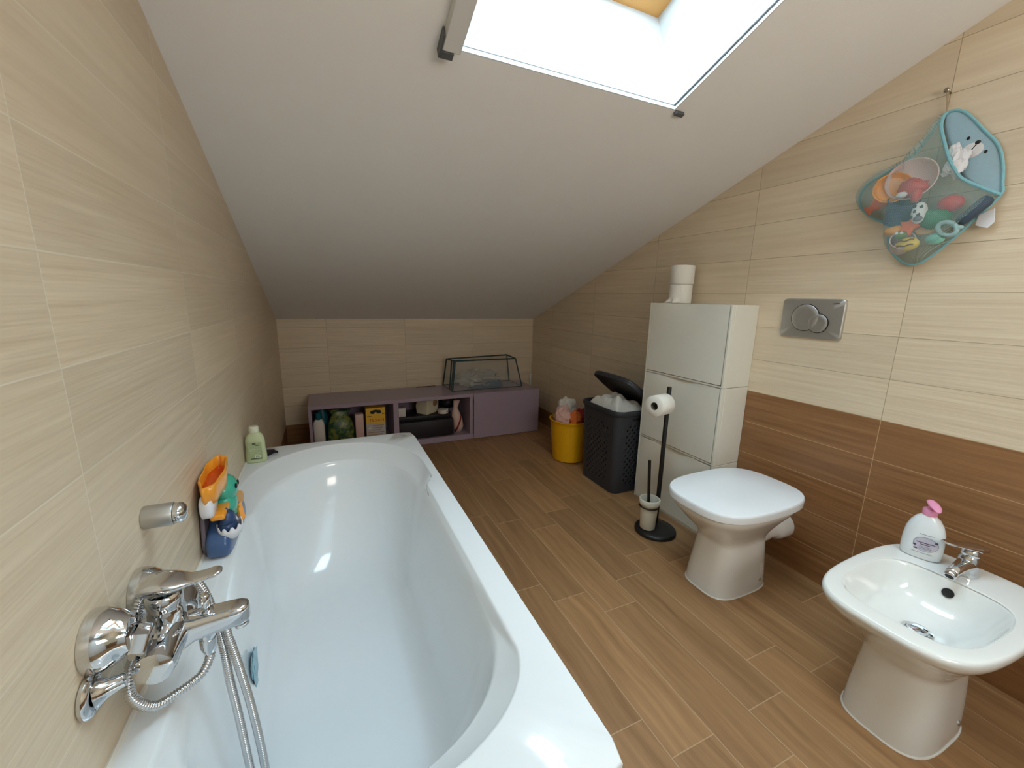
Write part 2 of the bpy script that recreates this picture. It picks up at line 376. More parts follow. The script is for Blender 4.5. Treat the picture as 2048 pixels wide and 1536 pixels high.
# sloped ceiling slab with the skylight shaft cut straight through it
def onslab(x, y, d): return Vector((x, y, zc(y))) + NRM*d
xs, ys = [-T, SX0, SX1, W+T], [YF-T-0.2, TY0, TY1, SY0, SY1, YB+T+0.1]
cb = MB()
for d in (0, TH):
    for i in range(3):
        for j in range(5):
            if i == 1 and j in (1, 3): continue
            cb.add([onslab(xs[i], ys[j], d), onslab(xs[i+1], ys[j], d), onslab(xs[i+1], ys[j+1], d), onslab(xs[i], ys[j+1], d)], [(0, 1, 2, 3)])
hole = [(SX0, SY0), (SX1, SY0), (SX1, SY1), (SX0, SY1)]; hole2 = [(SX0, TY0), (SX1, TY0), (SX1, TY1), (SX0, TY1)]; outr = [(xs[0], ys[0]), (xs[3], ys[0]), (xs[3], ys[-1]), (xs[0], ys[-1])]
for lp in (hole, hole2, outr):
    for i in range(4):
        a, b = lp[i], lp[(i+1) % 4]
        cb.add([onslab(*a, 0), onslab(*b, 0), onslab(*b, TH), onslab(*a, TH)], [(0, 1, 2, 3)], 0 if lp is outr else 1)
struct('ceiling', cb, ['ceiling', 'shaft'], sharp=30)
# roof window and the added rear one: timber frame and pane atop each shaft
XF = axes((0, YB, ZK), (1, 0, 0), Vector((0, -1, SL)))      # local x = x, y = up the slope, z = -normal ... flipped below
def slab_box(mb, x0, x1, y0, y1, d0, d1, mi=0):
    c = [onslab(x, y, d) for d in (d0, d1) for x, y in ((x0, y0), (x1, y0), (x1, y1), (x0, y1))]
    return mb.add(c, [(3, 2, 1, 0), (4, 5, 6, 7), (0, 1, 5, 4), (1, 2, 6, 5), (2, 3, 7, 6), (3, 0, 4, 7)], mi)
fw = 0.06
for nm, y0, y1 in (('window_1', SY0, SY1), ('added_window', TY0, TY1)):
    win = MB()
    slab_box(win, SX0, SX1, y1-fw, y1, TH-0.03, TH+0.06); slab_box(win, SX0, SX1, y0, y0+fw, TH-0.03, TH+0.06)
    slab_box(win, SX0, SX0+fw, y0+fw, y1-fw, TH-0.03, TH+0.06); slab_box(win, SX1-fw, SX1, y0+fw, y1-fw, TH-0.03, TH+0.06)
    w1 = struct(nm, win, 'timber', sharp=30)
    struct('pane', slab_box(MB(), SX0+fw, SX1-fw, y0+fw, y1-fw, TH+0.02, TH+0.03), 'glass', w1)
    sash = MB(); a_, b_ = fw, fw+0.045
    slab_box(sash, SX0+a_, SX1-a_, y1-b_, y1-a_, TH-0.005, TH+0.045); slab_box(sash, SX0+a_, SX1-a_, y0+a_, y0+b_, TH-0.005, TH+0.045)
    slab_box(sash, SX0+a_, SX0+b_, y0+b_, y1-b_, TH-0.005, TH+0.045); slab_box(sash, SX1-b_, SX1-a_, y0+b_, y1-b_, TH-0.005, TH+0.045)
    struct('sash', sash, 'timber', w1)
# bead of sealant where bath meets the tiles
struct('trim_1', MB().tube([(0.003, 0.37, 0.4985), (0.003, 2.03, 0.4985)], 0.0055, 8), 'sealant')
# screen frame round the skylight
sf = thing('skylight_screen_frame', onslab((SX0+SX1)/2, SY1, 0), 'white rail frame of the insect screen round the skylight opening', 'frame')
part(sf, 'side_rail', slab_box(MB(), 0.664, SX0, SY0-0.02, 1.232, -0.026, -0.0005), 'casing', bev=0.003)
o = part(sf, 'side_rail', slab_box(MB(), SX1-0.004, SX1-0.0005, SY0+0.01, SY1-0.004, 0.0005, 0.009), 'alu')
part(sf, 'groove', slab_box(MB(), SX1-0.0015, SX1-0.0005, SY0+0.01, SY1-0.004, 0.009, 0.018), 'groove', under=o)
part(sf, 'inner_lip', slab_box(MB(), SX1-0.006, SX1-0.0005, SY0+0.01, SY1-0.004, 0.018, 0.036), 'alu', under=o)
o = part(sf, 'bottom_rail', slab_box(MB(), SX0+0.001, SX1-0.001, SY1-0.004, SY1-0.0005, 0.0005, 0.014), 'alu')
part(sf, 'groove', slab_box(MB(), SX0+0.001, SX1-0.001, SY1-0.0015, SY1-0.0005, 0.014, 0.0175), 'groove', under=o)
part(sf, 'inner_lip', slab_box(MB(), SX0+0.001, SX1-0.001, SY1-0.005, SY1-0.0005, 0.0175, 0.034), 'alu', under=o)
part(sf, 'end_cap', slab_box(slab_box(MB(), 0.658, 0.6635, 1.19, 1.252, -0.028, -0.0005), 0.6635, 0.698, 1.2325, 1.252, -0.028, -0.0005), 'cap_grey', 'grey corner cap', bev=0.001)
part(sf, 'end_cap', slab_box(MB(), SX1+0.002, SX1+0.040, 1.238, 1.252, -0.012, -0.0005), 'cap_grey', 'grey corner cap', bev=0.001)

# ------------------------------------------------------------------ bathtub
def track(xl, xr, yn, yf, axn, ayn, ayf, z, zn=None, zf=None, en=2.0, ef=2.0, cx=None, NS=30, NA=40, xmid_l=None, xmid_r=None):
    """closed outline: right side going away, far arc, left side coming back, near arc"""
    cx = (xl+xr)/2 if cx is None else cx; zn = z if zn is None else zn; zf = z if zf is None else zf
    rm = xr if xmid_r is None else xmid_r; lm = xl if xmid_l is None else xmid_l
    o = []
    for i in range(NS):
        t = i/NS; o.append((rm, yn+(yf-yn)*t, z))
    for i in range(NA+1):
        a = pi*i/NA; c, q = cos(a), sin(a)
        hx = (xr-cx) if c > 0 else (cx-xl)
        o.append((cx+hx*math.copysign(abs(c)**(2/ef), c), yf+ayf*abs(q)**(2/ef), z+(zf-z)*sin(a)))
    for i in range(NS):
        t = (i+1)/NS; o.append((lm, yf+(yn-yf)*t, z))
    for i in range(1, NA):
        a = pi*i/NA; c, q = -cos(a), sin(a)
        hx = axn
        o.append((cx+hx*math.copysign(abs(c)**(2/en), c), yn-ayn*abs(q)**(2/en), z+(zn-z)*sin(a)))
    return o
def rect_track(x0, x1, y0, y1, yn, yf, z, rr=0.0, NS=30, NA=40):
    cx = (x0+x1)/2; o = []
    for i in range(NS): o.append((x1, yn+(yf-yn)*i/NS, z))
    def sq(a, x0, x1, y0, y1, d):
        c, q = cos(a), sin(a); k = (abs(c)**26+abs(q)**26)**(1/26); hx = (x1-x0)/2
        return (cx+hx*c/k, (y0+(y1-y0)*q/k) if d > 0 else (y1-(y1-y0)*abs(q)/k), z)
    for i in range(NA+1): o.append(sq(pi*i/NA, x0, x1, yf, y1, 1))
    for i in range(NS): o.append((x0, yf+(yn-yf)*(i+1)/NS, z))
    for i in range(1, NA): o.append(sq(pi+pi*i/NA, x0, x1, y0, yn, -1))
    return o
ZT = 0.498
bt = thing('bathtub', (0.353, 1.2, 0), 'white acrylic bathtub along the left tiled wall', 'bathtub')
r = []
r.append(rect_track(0.003, 0.705, 0.362, 2.036, 0.66, 1.52, ZT-0.045))
r.append(rect_track(0.003, 0.706, 0.361, 2.037, 0.66, 1.52, ZT-0.004))
r.append(rect_track(0.006, 0.703, 0.364, 2.034, 0.66, 1.52, ZT))
def ringA(k, z):    # k: 0 = rim edge, positive shrinks inwards
    return track(0.020+k, 0.674-k, 0.64, 1.60, 0.293-k, 0.195-k, 0.375-k, z, cx=0.347, ef=2.1, en=2.0)
A = []
def smooth_side(ring, xl, xr):
    return ring
def mid(ring, xl, xr, yn, y1=1.405, tr=0.075, zm=None):
    """pull the straight sides in on the near side of y1 (arm rests)"""
    o = []
    for x, y, z in ring:
        if y >= yn-1e-6 and abs(x-0.347) > 0.2:
            w = 1 if y <= y1 else (1-(y-y1)/tr if y < y1+tr else 0)
            w = w*w*(3-2*w)
            tx = xr if x > 0.347 else xl
            if y <= 1.62: x = x*(1-w)+tx*w
            if zm is not None: z = z+(zm-z)*w*min(1, max(0, (y-yn)/0.14))
        o.append((x, y, z))
    return o
r.append(mid(ringA(-0.003, ZT), 0.052, 0.642, 0.64))
r.append(mid(ringA(0.000, ZT-0.0008), 0.055, 0.639, 0.64))
r.append(mid(ringA(0.0025, ZT-0.003), 0.0575, 0.6365, 0.64))
r.append(mid(ringA(0.005, ZT-0.007), 0.060, 0.634, 0.64))
def ringB(k, z, zf):
    return track(0.076+k, 0.620-k, 0.74, 1.48, 0.278-k, 0.252-k, 0.362-k, z, zn=z, zf=zf, cx=0.347)
r.append(mid(ringB(-0.004, 0.470, 0.468), 0.066, 0.6285, 0.74, zm=.487))
r.append(mid(ringB(0.000, 0.466, 0.463), 0.069, 0.6255, 0.74, zm=.480))
r.append(mid(ringB(0.004, 0.459, 0.455), 0.072, 0.6225, 0.74, zm=.470))
r.append(mid(ringB(0.008, 0.445, 0.440), 0.076, 0.6185, 0.74, zm=.455))
r.append(mid(ringB(0.014, 0.415, 0.405), 0.082, 0.612, 0.74))
r.append(track(0.098, 0.580, 0.76, 1.47, 0.244, 0.222, 0.29, 0.28, zf=0.29, cx=0.342))
r.append(track(0.118, 0.553, 0.79, 1.42, 0.217, 0.19, 0.21, 0.145, zf=0.17, cx=0.335))
r.append(track(0.142, 0.522, 0.80, 1.40, 0.19, 0.16, 0.16, 0.100, zf=0.105, cx=0.332))
r.append(track(0.185, 0.480, 0.83, 1.37, 0.147, 0.12, 0.12, 0.088, cx=0.332))
r.append(track(0.26, 0.40, 0.90, 1.25, 0.07, 0.06, 0.06, 0.084, cx=0.33))
part(bt, 'basin', MB().loft(r, False, True), 'acrylic', sharp=50)
part(bt, 'apron', MB().box((0.67, 0.385, 0.0), (0.69, 2.015, 0.46)).box((0.01, 1.995, 0.0), (0.67, 2.015, 0.46)).box((0.01, 0.385, 0.0), (0.67, 0.405, 0.46)), 'acrylic')
part(bt, 'chip', MB().ball((0.655, 1.985, ZT), (0.014, 0.006, 0.0006), wob=0.3), 'chip', 'small grey scuff on the corner')
part(bt, 'drain', MB().lathe([(0.0, 0.001), (0.024, 0.001), (0.028, 0.0), (0.03, -0.002)], 24, (0.33, 0.79, 0.094)), 'chrome')
part(bt, 'overflow', MB().lathe([(0, 0.006), (0.026, 0.006), (0.033, 0.001), (0.034, -0.004)], 24, X=aim((0.345, 0.512, 0.37), (0, 1, 0.15))), 'chrome')
for i, (c, r3, lb) in enumerate((((0.110, 1.07, 0.235), (0.004, 0.040, 0.045), 'larger pale blue soap smear on the inner side of the bathtub'), ((0.086, 0.985, 0.392), (0.003, 0.016, 0.016), 'smaller pale blue soap smear above the large one in the bathtub'))):
    single('soap_smear', MB().ball(c, r3, wob=0.5, seed=i+3, n=24), 'stain', lb, 'smear', 'pale blue smears in the bathtub')

# ------------------------------------------------------------------ bath mixer, hose, bracket, wall outlet
BY = 0.760
mx = thing('bath_mixer', (0.0, BY, 0.60), 'chrome single lever bath mixer on the left wall over the bathtub', 'tap')
for dy, rz in ((-0.068, .688), (0.080, .655)):
    part(mx, 'wall_rosette', MB().lathe([(0.0425, 0.0), (0.044, 0.003), (0.0435, 0.014), (0.040, 0.024), (0.033, 0.034), (0.0275, 0.041), (0.026, 0.046), (0.020, 0.047)], 48, X=aim((0.0005, BY+dy, rz), (1, 0, 0))), 'chrome')
    part(mx, 'union_nut', MB().lathe([(0.021, 0.043), (0.024, 0.045), (0.0245, 0.060), (0.021, 0.064)], 6, X=aim((0.0005, BY+dy*0.97, rz-.008), (1, 0, -0.25))), 'chrome')
part(mx, 'body', MB().lathe([(0.017, -0.088), (0.025, -0.084), (0.027, -0.075), (0.0275, -0.03), (0.0275, 0.03), (0.027, 0.075), (0.025, 0.084), (0.017, 0.088)], 36, X=aim((0.066, BY, 0.628), (0, 1, 0))), 'chrome')
sp = []
for x, zt, zb, hw in ((0.040, 0.640, 0.585, 0.024), (0.062, 0.648, 0.578, 0.025), (0.080, 0.647, 0.592, 0.024), (0.100, 0.645, 0.604, 0.022), (0.125, 0.646, 0.608, 0.0205), (0.150, 0.647, 0.610, 0.0195), (0.165, 0.647, 0.611, 0.018), (0.174, 0.645, 0.613, 0.013), (0.177, 0.642, 0.617, 0.008)):
    zc_, hz = (zt+zb)/2, (zt-zb)/2
    ring = []
    for i in range(28):
        t = 2*pi*i/28; c, q = cos(t), sin(t)
        ring.append((x, BY+hw*math.copysign(abs(c)**0.5, c), zc_+hz*math.copysign(abs(q)**0.5, q)))
    sp.append(ring)
spo = part(mx, 'spout', MB().loft(sp), 'chrome', sharp=50)
part(mx, 'aerator', MB().lathe([(0.0105, 0.0), (0.0115, 0.002), (0.0115, 0.010), (0.009, 0.012)], 24, X=aim((0.162, BY, 0.613), (0.15, 0, -1))), 'chrome', under=spo)
part(mx, 'cartridge_housing', MB().lathe([(0.025, -0.02), (0.0255, 0.03), (0.024, 0.034), (0.0235, 0.037), (0.0245, 0.040), (0.0245, 0.056), (0.021, 0.061)], 36, (0.064, BY, 0.638)), 'chrome')
lv = []
for x, z, hw, hz in ((0.034, 0.712, 0.016, 0.006), (0.044, 0.715, 0.024, 0.010), (0.064, 0.716, 0.027, 0.011), (0.084, 0.713, 0.024, 0.008), (0.100, 0.711, 0.016, 0.0055), (0.118, 0.713, 0.014, 0.0045), (0.136, 0.716, 0.0145, 0.004), (0.143, 0.7165, 0.010, 0.0035), (0.146, 0.7165, 0.004, 0.002)):
    lv.append([(x, BY+hw*math.copysign(abs(cos(2*pi*i/24))**0.6, cos(2*pi*i/24)), z+hz*math.copysign(abs(sin(2*pi*i/24))**0.7, sin(2*pi*i/24))) for i in range(24)])
part(mx, 'lever', MB().loft(lv), 'chrome', sharp=55)
part(mx, 'diverter_knob', MB().lathe([(0.004, -0.004), (0.010, -0.002), (0.010, 0.001), (0.0045, 0.003), (0.0045, 0.006), (0.0075, 0.008), (0.0082, 0.012), (0.0082, 0.026), (0.006, 0.030), (0.002, 0.031)], 24, (0.116, BY, 0.648)), 'chrome')
part(mx, 'hose_outlet', MB().lathe([(0.0125, 0.0), (0.0125, 0.014), (0.0118, 0.015), (0.0118, 0.017), (0.0128, 0.018), (0.0128, 0.034), (0.010, 0.042), (0.009, 0.046)], 28, X=aim((0.112, BY, 0.612), (0, 0, -1))), 'chrome')
hp = [(0.112, .76, .5640), (0.110, .759, .552), (0.097, .75, .532), (0.066, .735, .523), (0.043, .715, .530), (0.024, .705, .568), (0.020, .725, .600), (0.020, .760, .610), (0.020, .768, .640), (0.026, .778, .678), (0.050, .801, .697), (0.078, .815, .684), (0.097, .815, .660), (0.110, .815, .600), (0.119, .808, .53), (0.123, .803, .46), (0.130, .80, .37), (0.136, .80, .25), (0.140, .80, .195), (0.150, .80, .178), (0.160, .80, .195), (0.160, .80, .26), (0.153, .80, .37), (0.145, .80, .45), (0.136, .80, .52), (0.130, .802, .555), (0.127, .806, .580)]
pth = cat(hp, 40); out = [pth[0]]; acc = 0
ln = [0]
for a, b in zip(pth, pth[1:]): ln.append(ln[-1]+(b-a).length)
n = int(ln[-1]/0.0011); res = []; j = 0
for i in range(n+1):
    d = ln[-1]*i/n
    while j < len(ln)-2 and ln[j+1] < d: j += 1
    t = (d-ln[j])/max(ln[j+1]-ln[j], 1e-9); res.append(pth[j].lerp(pth[j+1], min(max(t, 0), 1)))
single('shower_hose', MB().tube(res, [0.0068+0.0010*(1, -0.2, -1, -0.2)[i % 4] for i in range(len(res))], 12), 'chrome', 'ribbed metal shower hose looping under the bath mixer', 'hose', sharp=0)
br = thing('shower_bracket', (0, 0.655, 0.655), 'small chrome wall bracket with round flange below the bath mixer', 'bracket')
part(br, 'flange', MB().lathe([(0.024, 0), (0.028, 0.0015), (0.029, 0.006), (0.026, 0.010), (0.02, 0.012)], 36, X=aim((0.0005, 0.654, 0.632), (1, 0, 0))), 'chrome')
part(br, 'stem', MB().lathe([(0.022, 0.010), (0.018, 0.014), (0.013, 0.022), (0.010, 0.034), (0.0095, 0.040), (0.006, 0.042)], 32, X=aim((0.0005, 0.654, 0.632), (1, 0.25, 0.10))), 'chrome')
kn = thing('wall_outlet', (0, 0.915, 0.762), 'short brushed metal sleeve with shiny chrome end on the left wall', 'fitting')
part(kn, 'sleeve', MB().lathe([(0.021, 0.0), (0.0215, 0.001), (0.0215, 0.044), (0.0205, 0.046), (0.016, 0.046)], 40, X=aim((0.0005, 0.915, 0.762), (1, 0, 0))), 'satin')
part(kn, 'tip', MB().lathe([(0.0155, 0.044), (0.0195, 0.047), (0.0200, 0.052), (0.0185, 0.058), (0.0135, 0.063), (0.006, 0.0655), (0.0, 0.066)], 36, X=aim((0.0005, 0.915, 0.762), (1, 0, 0))), 'chrome', 'chrome end')

# ------------------------------------------------------------------ bath toy standing on the tub rim against the wall
ty = thing('bath_toy', (0.04, 1.29, ZT), 'colourful plastic waterfall bath toy standing on the bathtub rim by the wall', 'toy')
def yz(pts, x0, x1):
    return MB().loft([[(x0, y, z) for y, z in pts], [(x1, y, z) for y, z in pts]])
part(ty, 'back_plate', yz([(1.20, ZT+.002), (1.40, ZT+.002), (1.412, .54), (1.39, .60), (1.385, .66), (1.34, .672), (1.25, .668), (1.215, .645), (1.205, .60), (1.19, .53)], 0.004, 0.014), 'toy_grey', bev=0.003)
part(ty, 'lower_tank', MB().loft([sup(0.042, 1.295, 0.025, 0.118, ZT+.001, 6), sup(0.042, 1.295, 0.030, 0.126, ZT+.010, 6), sup(0.042, 1.293, 0.030, 0.126, .536, 6), sup(0.040, 1.300, 0.028, 0.118, .554, 5), sup(0.034, 1.325, 0.022, 0.086, .576, 4), sup(0.032, 1.345, 0.016, 0.055, .60, 3)]), 'toy_blue', sharp=0)
part(ty, 'creature_body', MB().ball((0.042, 1.305, .590), (0.030, 0.046, 0.040)).ball((0.040, 1.315, .560), (0.028, 0.044, 0.034)), 'toy_teal', sharp=0)
hd = part(ty, 'creature_head', MB().ball((0.042, 1.318, .630), (0.032, 0.050, 0.040)), 'toy_teal', sharp=0)
for dy in (1.303, 1.328):
    part(ty, 'eye', MB().ball((0.0725, dy, .640), (0.003, 0.006, 0.008)), 'blackp', under=hd)
def cup_ring(k, z):
    o = []
    for i in range(48):
        t = 2*pi*i/48; q = 1+0.06*cos(7*t)
        o.append((0.034+0.026*k*q*cos(t), 1.262+0.100*k*q*sin(t), z-.022+0.10*(0.105*k*sin(t))))
    return o
cu = part(ty, 'water_scoop', MB().loft([cup_ring(0.62, .672), cup_ring(0.86, .680), cup_ring(0.98, .700), cup_ring(1.0, .728), cup_ring(0.93, .733), cup_ring(0.86, .730), cup_ring(0.80, .706)], True, False), 'toy_orange', sharp=0)
part(ty, 'inner_tray', MB().loft([cup_ring(0.86, .7295), cup_ring(0.80, .706), cup_ring(0.70, .697), cup_ring(0.2, .697)], False, True), 'toy_orange_in', 'deep orange inside of the scoop', under=cu, sharp=0)
part(ty, 'cloud', MB().loft([[(x, 1.200+0.036*k*cos(t)*(1+.08*cos(3*t)), .640+0.030*k*sin(t)*(1+.08*cos(3*t))) for t in [2*pi*i/32 for i in range(32)]] for x, k in ((0.014, 0.8), (0.018, 1.0), (0.036, 1.0), (0.042, 0.85))]), 'toy_white', sharp=0)
part(ty, 'spill_tray', MB().box((0.030, 1.185, .598), (0.062, 1.262, .614), 0.005, 3), 'toy_orange')
part(ty, 'spinner', MB().lathe([(0, -.004), (0.020, -.004), (0.023, -.002), (0.023, .004), (0.017, .006), (0, .006)], 32, X=aim((0.060, 1.368, .572), (1, -0.4, 0))), 'toy_tan')
part(ty, 'hatchling', MB().ball((0.060, 1.222, .584), (0.019, 0.026, 0.024)).ball((0.060, 1.222, .564), (0.021, 0.028, 0.022)).ball((0.060, 1.222, .608), (0.004, 0.005, 0.007)), 'toy_navy', sharp=0)
eg = []
for k, z in ((0.6, .523), (0.95, .532), (1.1, .545), (1.12, .556)):
    eg.append([(0.064+0.025*k*cos(t), 1.220+0.033*k*sin(t), z+.010+(0.007*(1 if i % 4 < 2 else -0.3) if z > .55 else 0)) for i, t in enumerate([2*pi*i/40 for i in range(40)])])
part(ty, 'egg_shell', MB().loft(eg, True, False), 'toy_white', solid=0.002)
part(ty, 'spout_slide', MB().loft([[(0.060, 1.315, .560), (0.060, 1.345, .560), (0.070, 1.350, .566), (0.072, 1.345, .572), (0.066, 1.340, .568), (0.066, 1.320, .568), (0.072, 1.315, .572), (0.070, 1.310, .566)], [(0.070, 1.29, .520), (0.070, 1.322, .520), (0.080, 1.327, .526), (0.082, 1.322, .532), (0.076, 1.317, .528), (0.076, 1.297, .528), (0.082, 1.292, .532), (0.080, 1.287, .526)]]), 'toy_orange')

# ------------------------------------------------------------------ green bottle and hair clip on the far rim
gb = thing('shampoo_bottle', (0.042, 1.875, ZT), 'pale green bottle with cream cap on the far corner of the tub rim', 'bottle')
def bo(k, z, ax=0.038, ay=0.022): return sup(0.042, 1.875, ax*k, ay*k**0.5, z, 2.6, 40)
part(gb, 'bottle_body', MB().loft([bo(0.92, ZT+.0005), bo(1.0, ZT+.006), bo(0.97, .540), bo(0.90, .560), bo(0.93, .578), bo(0.90, .594), bo(0.72, .612), bo(0.50, .622), bo(0.46, .626)]), 'green_bottle', sharp=0)
part(gb, 'cap', MB().lathe([(0.0175, 0), (0.018, .002), (0.0175, .020), (0.015, .024), (0.0, .0245)], 32, (0.042, 1.875, .625)), 'green_cap')
lb = part(gb, 'back_label', MB().loft([[(x, 1.8518-0.0004, z) for x in (0.018, 0.066)] for z in (.512, .585)], False, False, False), 'print_pale')
def strip(x0, x1, z, h, yy=1.8508): return MB().box((x0, yy, z), (x1, yy+.0005, z+h))
for x0, x1, z, h in ((0.034, 0.046, .577, .0065), (0.045, 0.057, .572, .004), (0.025, 0.064, .516, .0035)):
    part(gb, 'print', strip(x0, x1, z, h), 'print_green', under=lb)
for k in range(4): part(gb, 'print', strip(0.024, 0.060-0.004*(k % 2), .556-.007*k, .002), 'green_bottle', under=lb)
bc = part(gb, 'barcode', strip(0.040, 0.060, .521, .011, 1.8511), 'print_white', under=lb)
for k in range(6): part(gb, 'print', strip(0.043+.0024*k, 0.0441+.0024*k, .523, .0075), 'print_green', under=lb)
hc = MB().loft([[(0.055, 1.925, ZT+.001), (0.070, 1.905, ZT+.001), (0.098, 1.950, ZT+.001), (0.112, 1.946, ZT+.001), (0.112, 1.954, ZT+.001), (0.098, 1.966, ZT+.001), (0.100, 1.978, ZT+.001), (0.062, 1.968, ZT+.001)], [(0.058, 1.927, ZT+.016), (0.070, 1.910, ZT+.016), (0.095, 1.952, ZT+.012), (0.110, 1.948, ZT+.008), (0.110, 1.953, ZT+.008), (0.095, 1.964, ZT+.012), (0.096, 1.974, ZT+.010), (0.064, 1.964, ZT+.016)]])
single('hair_clip', hc, 'rubber', 'small black clip lying on the tub rim behind the green bottle', 'clip', bev=0.002)

# ------------------------------------------------------------------ lilac low cabinet at the back wall and what it holds
BX0, BX1, BYF, BYB, BH = 0.184, 2.040, 3.156, 3.575, 0.3915
lc = thing('low_cabinet', ((BX0+BX1)/2, (BYF+BYB)/2, 0), 'long low lilac cabinet with two open bays along the back wall', 'cabinet')
part(lc, 'top_panel', MB().box((BX0, BYF, BH-.028), (BX1, BYB, BH)), 'lilac', bev=0.002)
part(lc, 'bottom_panel', MB().box((BX0, BYF, 0.002), (BX1, BYB, 0.045)), 'lilac', bev=0.0015)
for x0, x1 in ((BX0, BX0+.020), (0.774, 0.814), (1.394, 1.422), (BX1-.02, BX1)):
    part(lc, 'upright_panel', MB().box((x0, BYF+(.0 if x1 < BX1 else .018), .045), (x1, BYB, BH-.028)), 'lilac', bev=0.0015)
part(lc, 'back_panel', MB().box((BX0+.02, BYB-.012, .045), (BX1-.02, BYB-.001, BH-.028)), 'lilac')
part(lc, 'door', MB().box((1.427, BYF-.012, 0.004), (BX1, BYF-.002, BH-.004)), 'lilac', bev=0.0015)
def boxed(name, lo, hi, mats, label, cat_, **k): return single(name, MB().box(lo, hi, 0.003, 2), mats, label, cat_, **k)
FZ = 0.0455
t = thing('detergent_bottle', (0.246, 3.23, FZ), 'white bottle with teal top at the edge of the first cabinet bay', 'bottle')
part(t, 'bottle_body', MB().loft([sup(0.246, 3.23, a, b, z, 3) for a, b, z in ((.036, .026, FZ), (.039, .028, FZ+.01), (.039, .028, .22), (.034, .024, .255), (.020, .016, .275))]), 'white_plastic', sharp=0)
part(t, 'cap', MB().lathe([(.019, .272), (.020, .275), (.019, .320), (.012, .325)], 24, (0.246, 3.23, 0)), 'teal')
single('teal_packet', MB().ball((0.270, 3.345, .19), (.045, .028, .145), wob=0.12, seed=2).clampz(FZ), 'teal', 'teal soft packet behind the white bottle in the first bay', 'packet')
bagm = MB().loft([sup(0.395, 3.25, a*(1+.05*math.sin(7*z*40)), b, z, 2.6) for a, b, z in ((.085, .05, FZ), (.094, .062, .09), (.096, .066, .17), (.088, .06, .23), (.062, .04, .275), (.05, .025, .29), (.066, .02, .315), (.080, .016, .332))])
from mathutils import noise as NZ
bagm.v = [(a+.022*NZ.noise(Vector((a*13, b*13, c*9))), b-.012*abs(NZ.noise(Vector((a*22, b*9, c*18)))), c+(.008*NZ.noise(Vector((a*15, 3, c*8))) if c > .06 else 0)) for a, b, c in bagm.v]
single('green_bag', bagm, 'leafbag', 'dark green patterned plastic bag standing in the first cabinet bay', 'bag', sharp=0)
boxed('toiletry_carton', (0.497, 3.19, FZ), (0.556, 3.26, .292), 'rose', 'narrow pale pink carton beside the yellow box in the cabinet', 'carton')
t = thing('powder_box', (0.643, 3.21, FZ), 'yellow and grey printed carton in the first bay of the lilac cabinet', 'carton')
part(t, 'upper_half', MB().box((0.573, 3.18, .215), (0.714, 3.25, .336)), 'box_yellow', bev=0.001)
part(t, 'lower_half', MB().box((0.573, 3.18, FZ), (0.714, 3.25, .2148)), 'box_grey', bev=0.001)
part(t, 'emblem', MB().ball((0.622, 3.1795, .304), (.017, .0006, .014), wob=.2).ball((0.668, 3.1795, .304), (.017, .0006, .014), wob=.2).ball((0.645, 3.1795, .312), (.024, .0006, .010)), 'blackp')
part(t, 'lettering', text_mb('TEXAN', 0.034, axes((0.650, 3.1797, .238), (1, 0, 0), (0, 0, 1))), 'print_red')
part(t, 'print', MB().box((0.580, 3.1795, .271), (0.612, 3.1799, .275)), 'brown_line'); part(t, 'print', MB().box((0.690, 3.1795, .284), (0.709, 3.1799, .290)), 'brown_line')
for k in range(6): part(t, 'print', MB().box((0.62 if k < 3 else .585, 3.1795, .194-.018*k), (0.702-.01*(k % 3), 3.1799, .199-.018*k)), 'carton_tan')
part(t, 'print', MB().prism([(0, .013), (-.012, -.008), (.012, -.008)], 0, .0005, X=axes((0.598, 3.1799, .180), (1, 0, 0), (0, 0, 1))), 'white_plastic')
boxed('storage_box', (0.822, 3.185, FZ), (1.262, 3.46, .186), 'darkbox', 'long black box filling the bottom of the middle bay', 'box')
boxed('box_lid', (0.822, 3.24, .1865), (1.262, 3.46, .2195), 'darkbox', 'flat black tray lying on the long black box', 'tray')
boxed('small_carton', (0.822, 3.26, .220), (0.884, 3.33, .292), 'white_plastic', 'small white carton against the divider of the middle bay', 'carton')
t = thing('tissue_carton', (1.06, 3.32, .22), 'ivory folded-corner carton in the middle of the cabinet bay', 'carton')
X = Matrix.Translation((1.075, 3.33, .2205)) @ Matrix.Rotation(R(38), 4, 'Z')
part(t, 'carton_body', MB().loft([[(-.07, -.055, 0), (.07, -.055, 0), (.07, .055, 0), (-.07, .055, 0)], [(-.075, -.06, .065), (.075, -.06, .065), (.075, .06, .065), (-.075, .06, .065)], [(-.06, -.05, .125), (.075, -.06, .125), (.075, .06, .125), (-.06, .05, .125)]], X=X), 'carton', bev=.003)
part(t, 'print', MB().ball((.03, -.0605, .085), (.026, .0008, .026), wob=.5, X=X), 'carton_tan')
t = thing('tape_roll', (1.20, 3.26, .2195), 'small round white tin with orange spots on the black box', 'tin')
part(t, 'tin_body', MB().lathe([(.042, .2200), (.044, .222), (.044, .252), (.042, .254), (.0, .254)], 32, (1.195, 3.27, 0)), 'white_plastic')
for k in range(3): part(t, 'spot', MB().ball((1.172+.022*k, 3.2285+(.003 if k != 1 else 0), .238), (.007, .0015, .008)), ('lemon', 'fish', 'olive')[k])
single('striped_bag', MB().loft([sup(1.314+.012*math.sin(z*20), 3.27, a, b, z, 2.2) for a, b, z in ((.030, .03, FZ), (.046, .045, .09), (.048, .05, .16), (.036, .04, .215), (.018, .02, .255), (.024, .02, .29), (.03, .02, .32))]), 'striped', 'cream paper bag with red band beside the long black box', 'bag', sharp=0)
single('dark_pouch', MB().ball((1.275, 3.41, .275), (.07, .045, .055), wob=.2, seed=5).clampz(.2205), 'darkbox', 'dark pouch in shade behind the white tin', 'pouch')

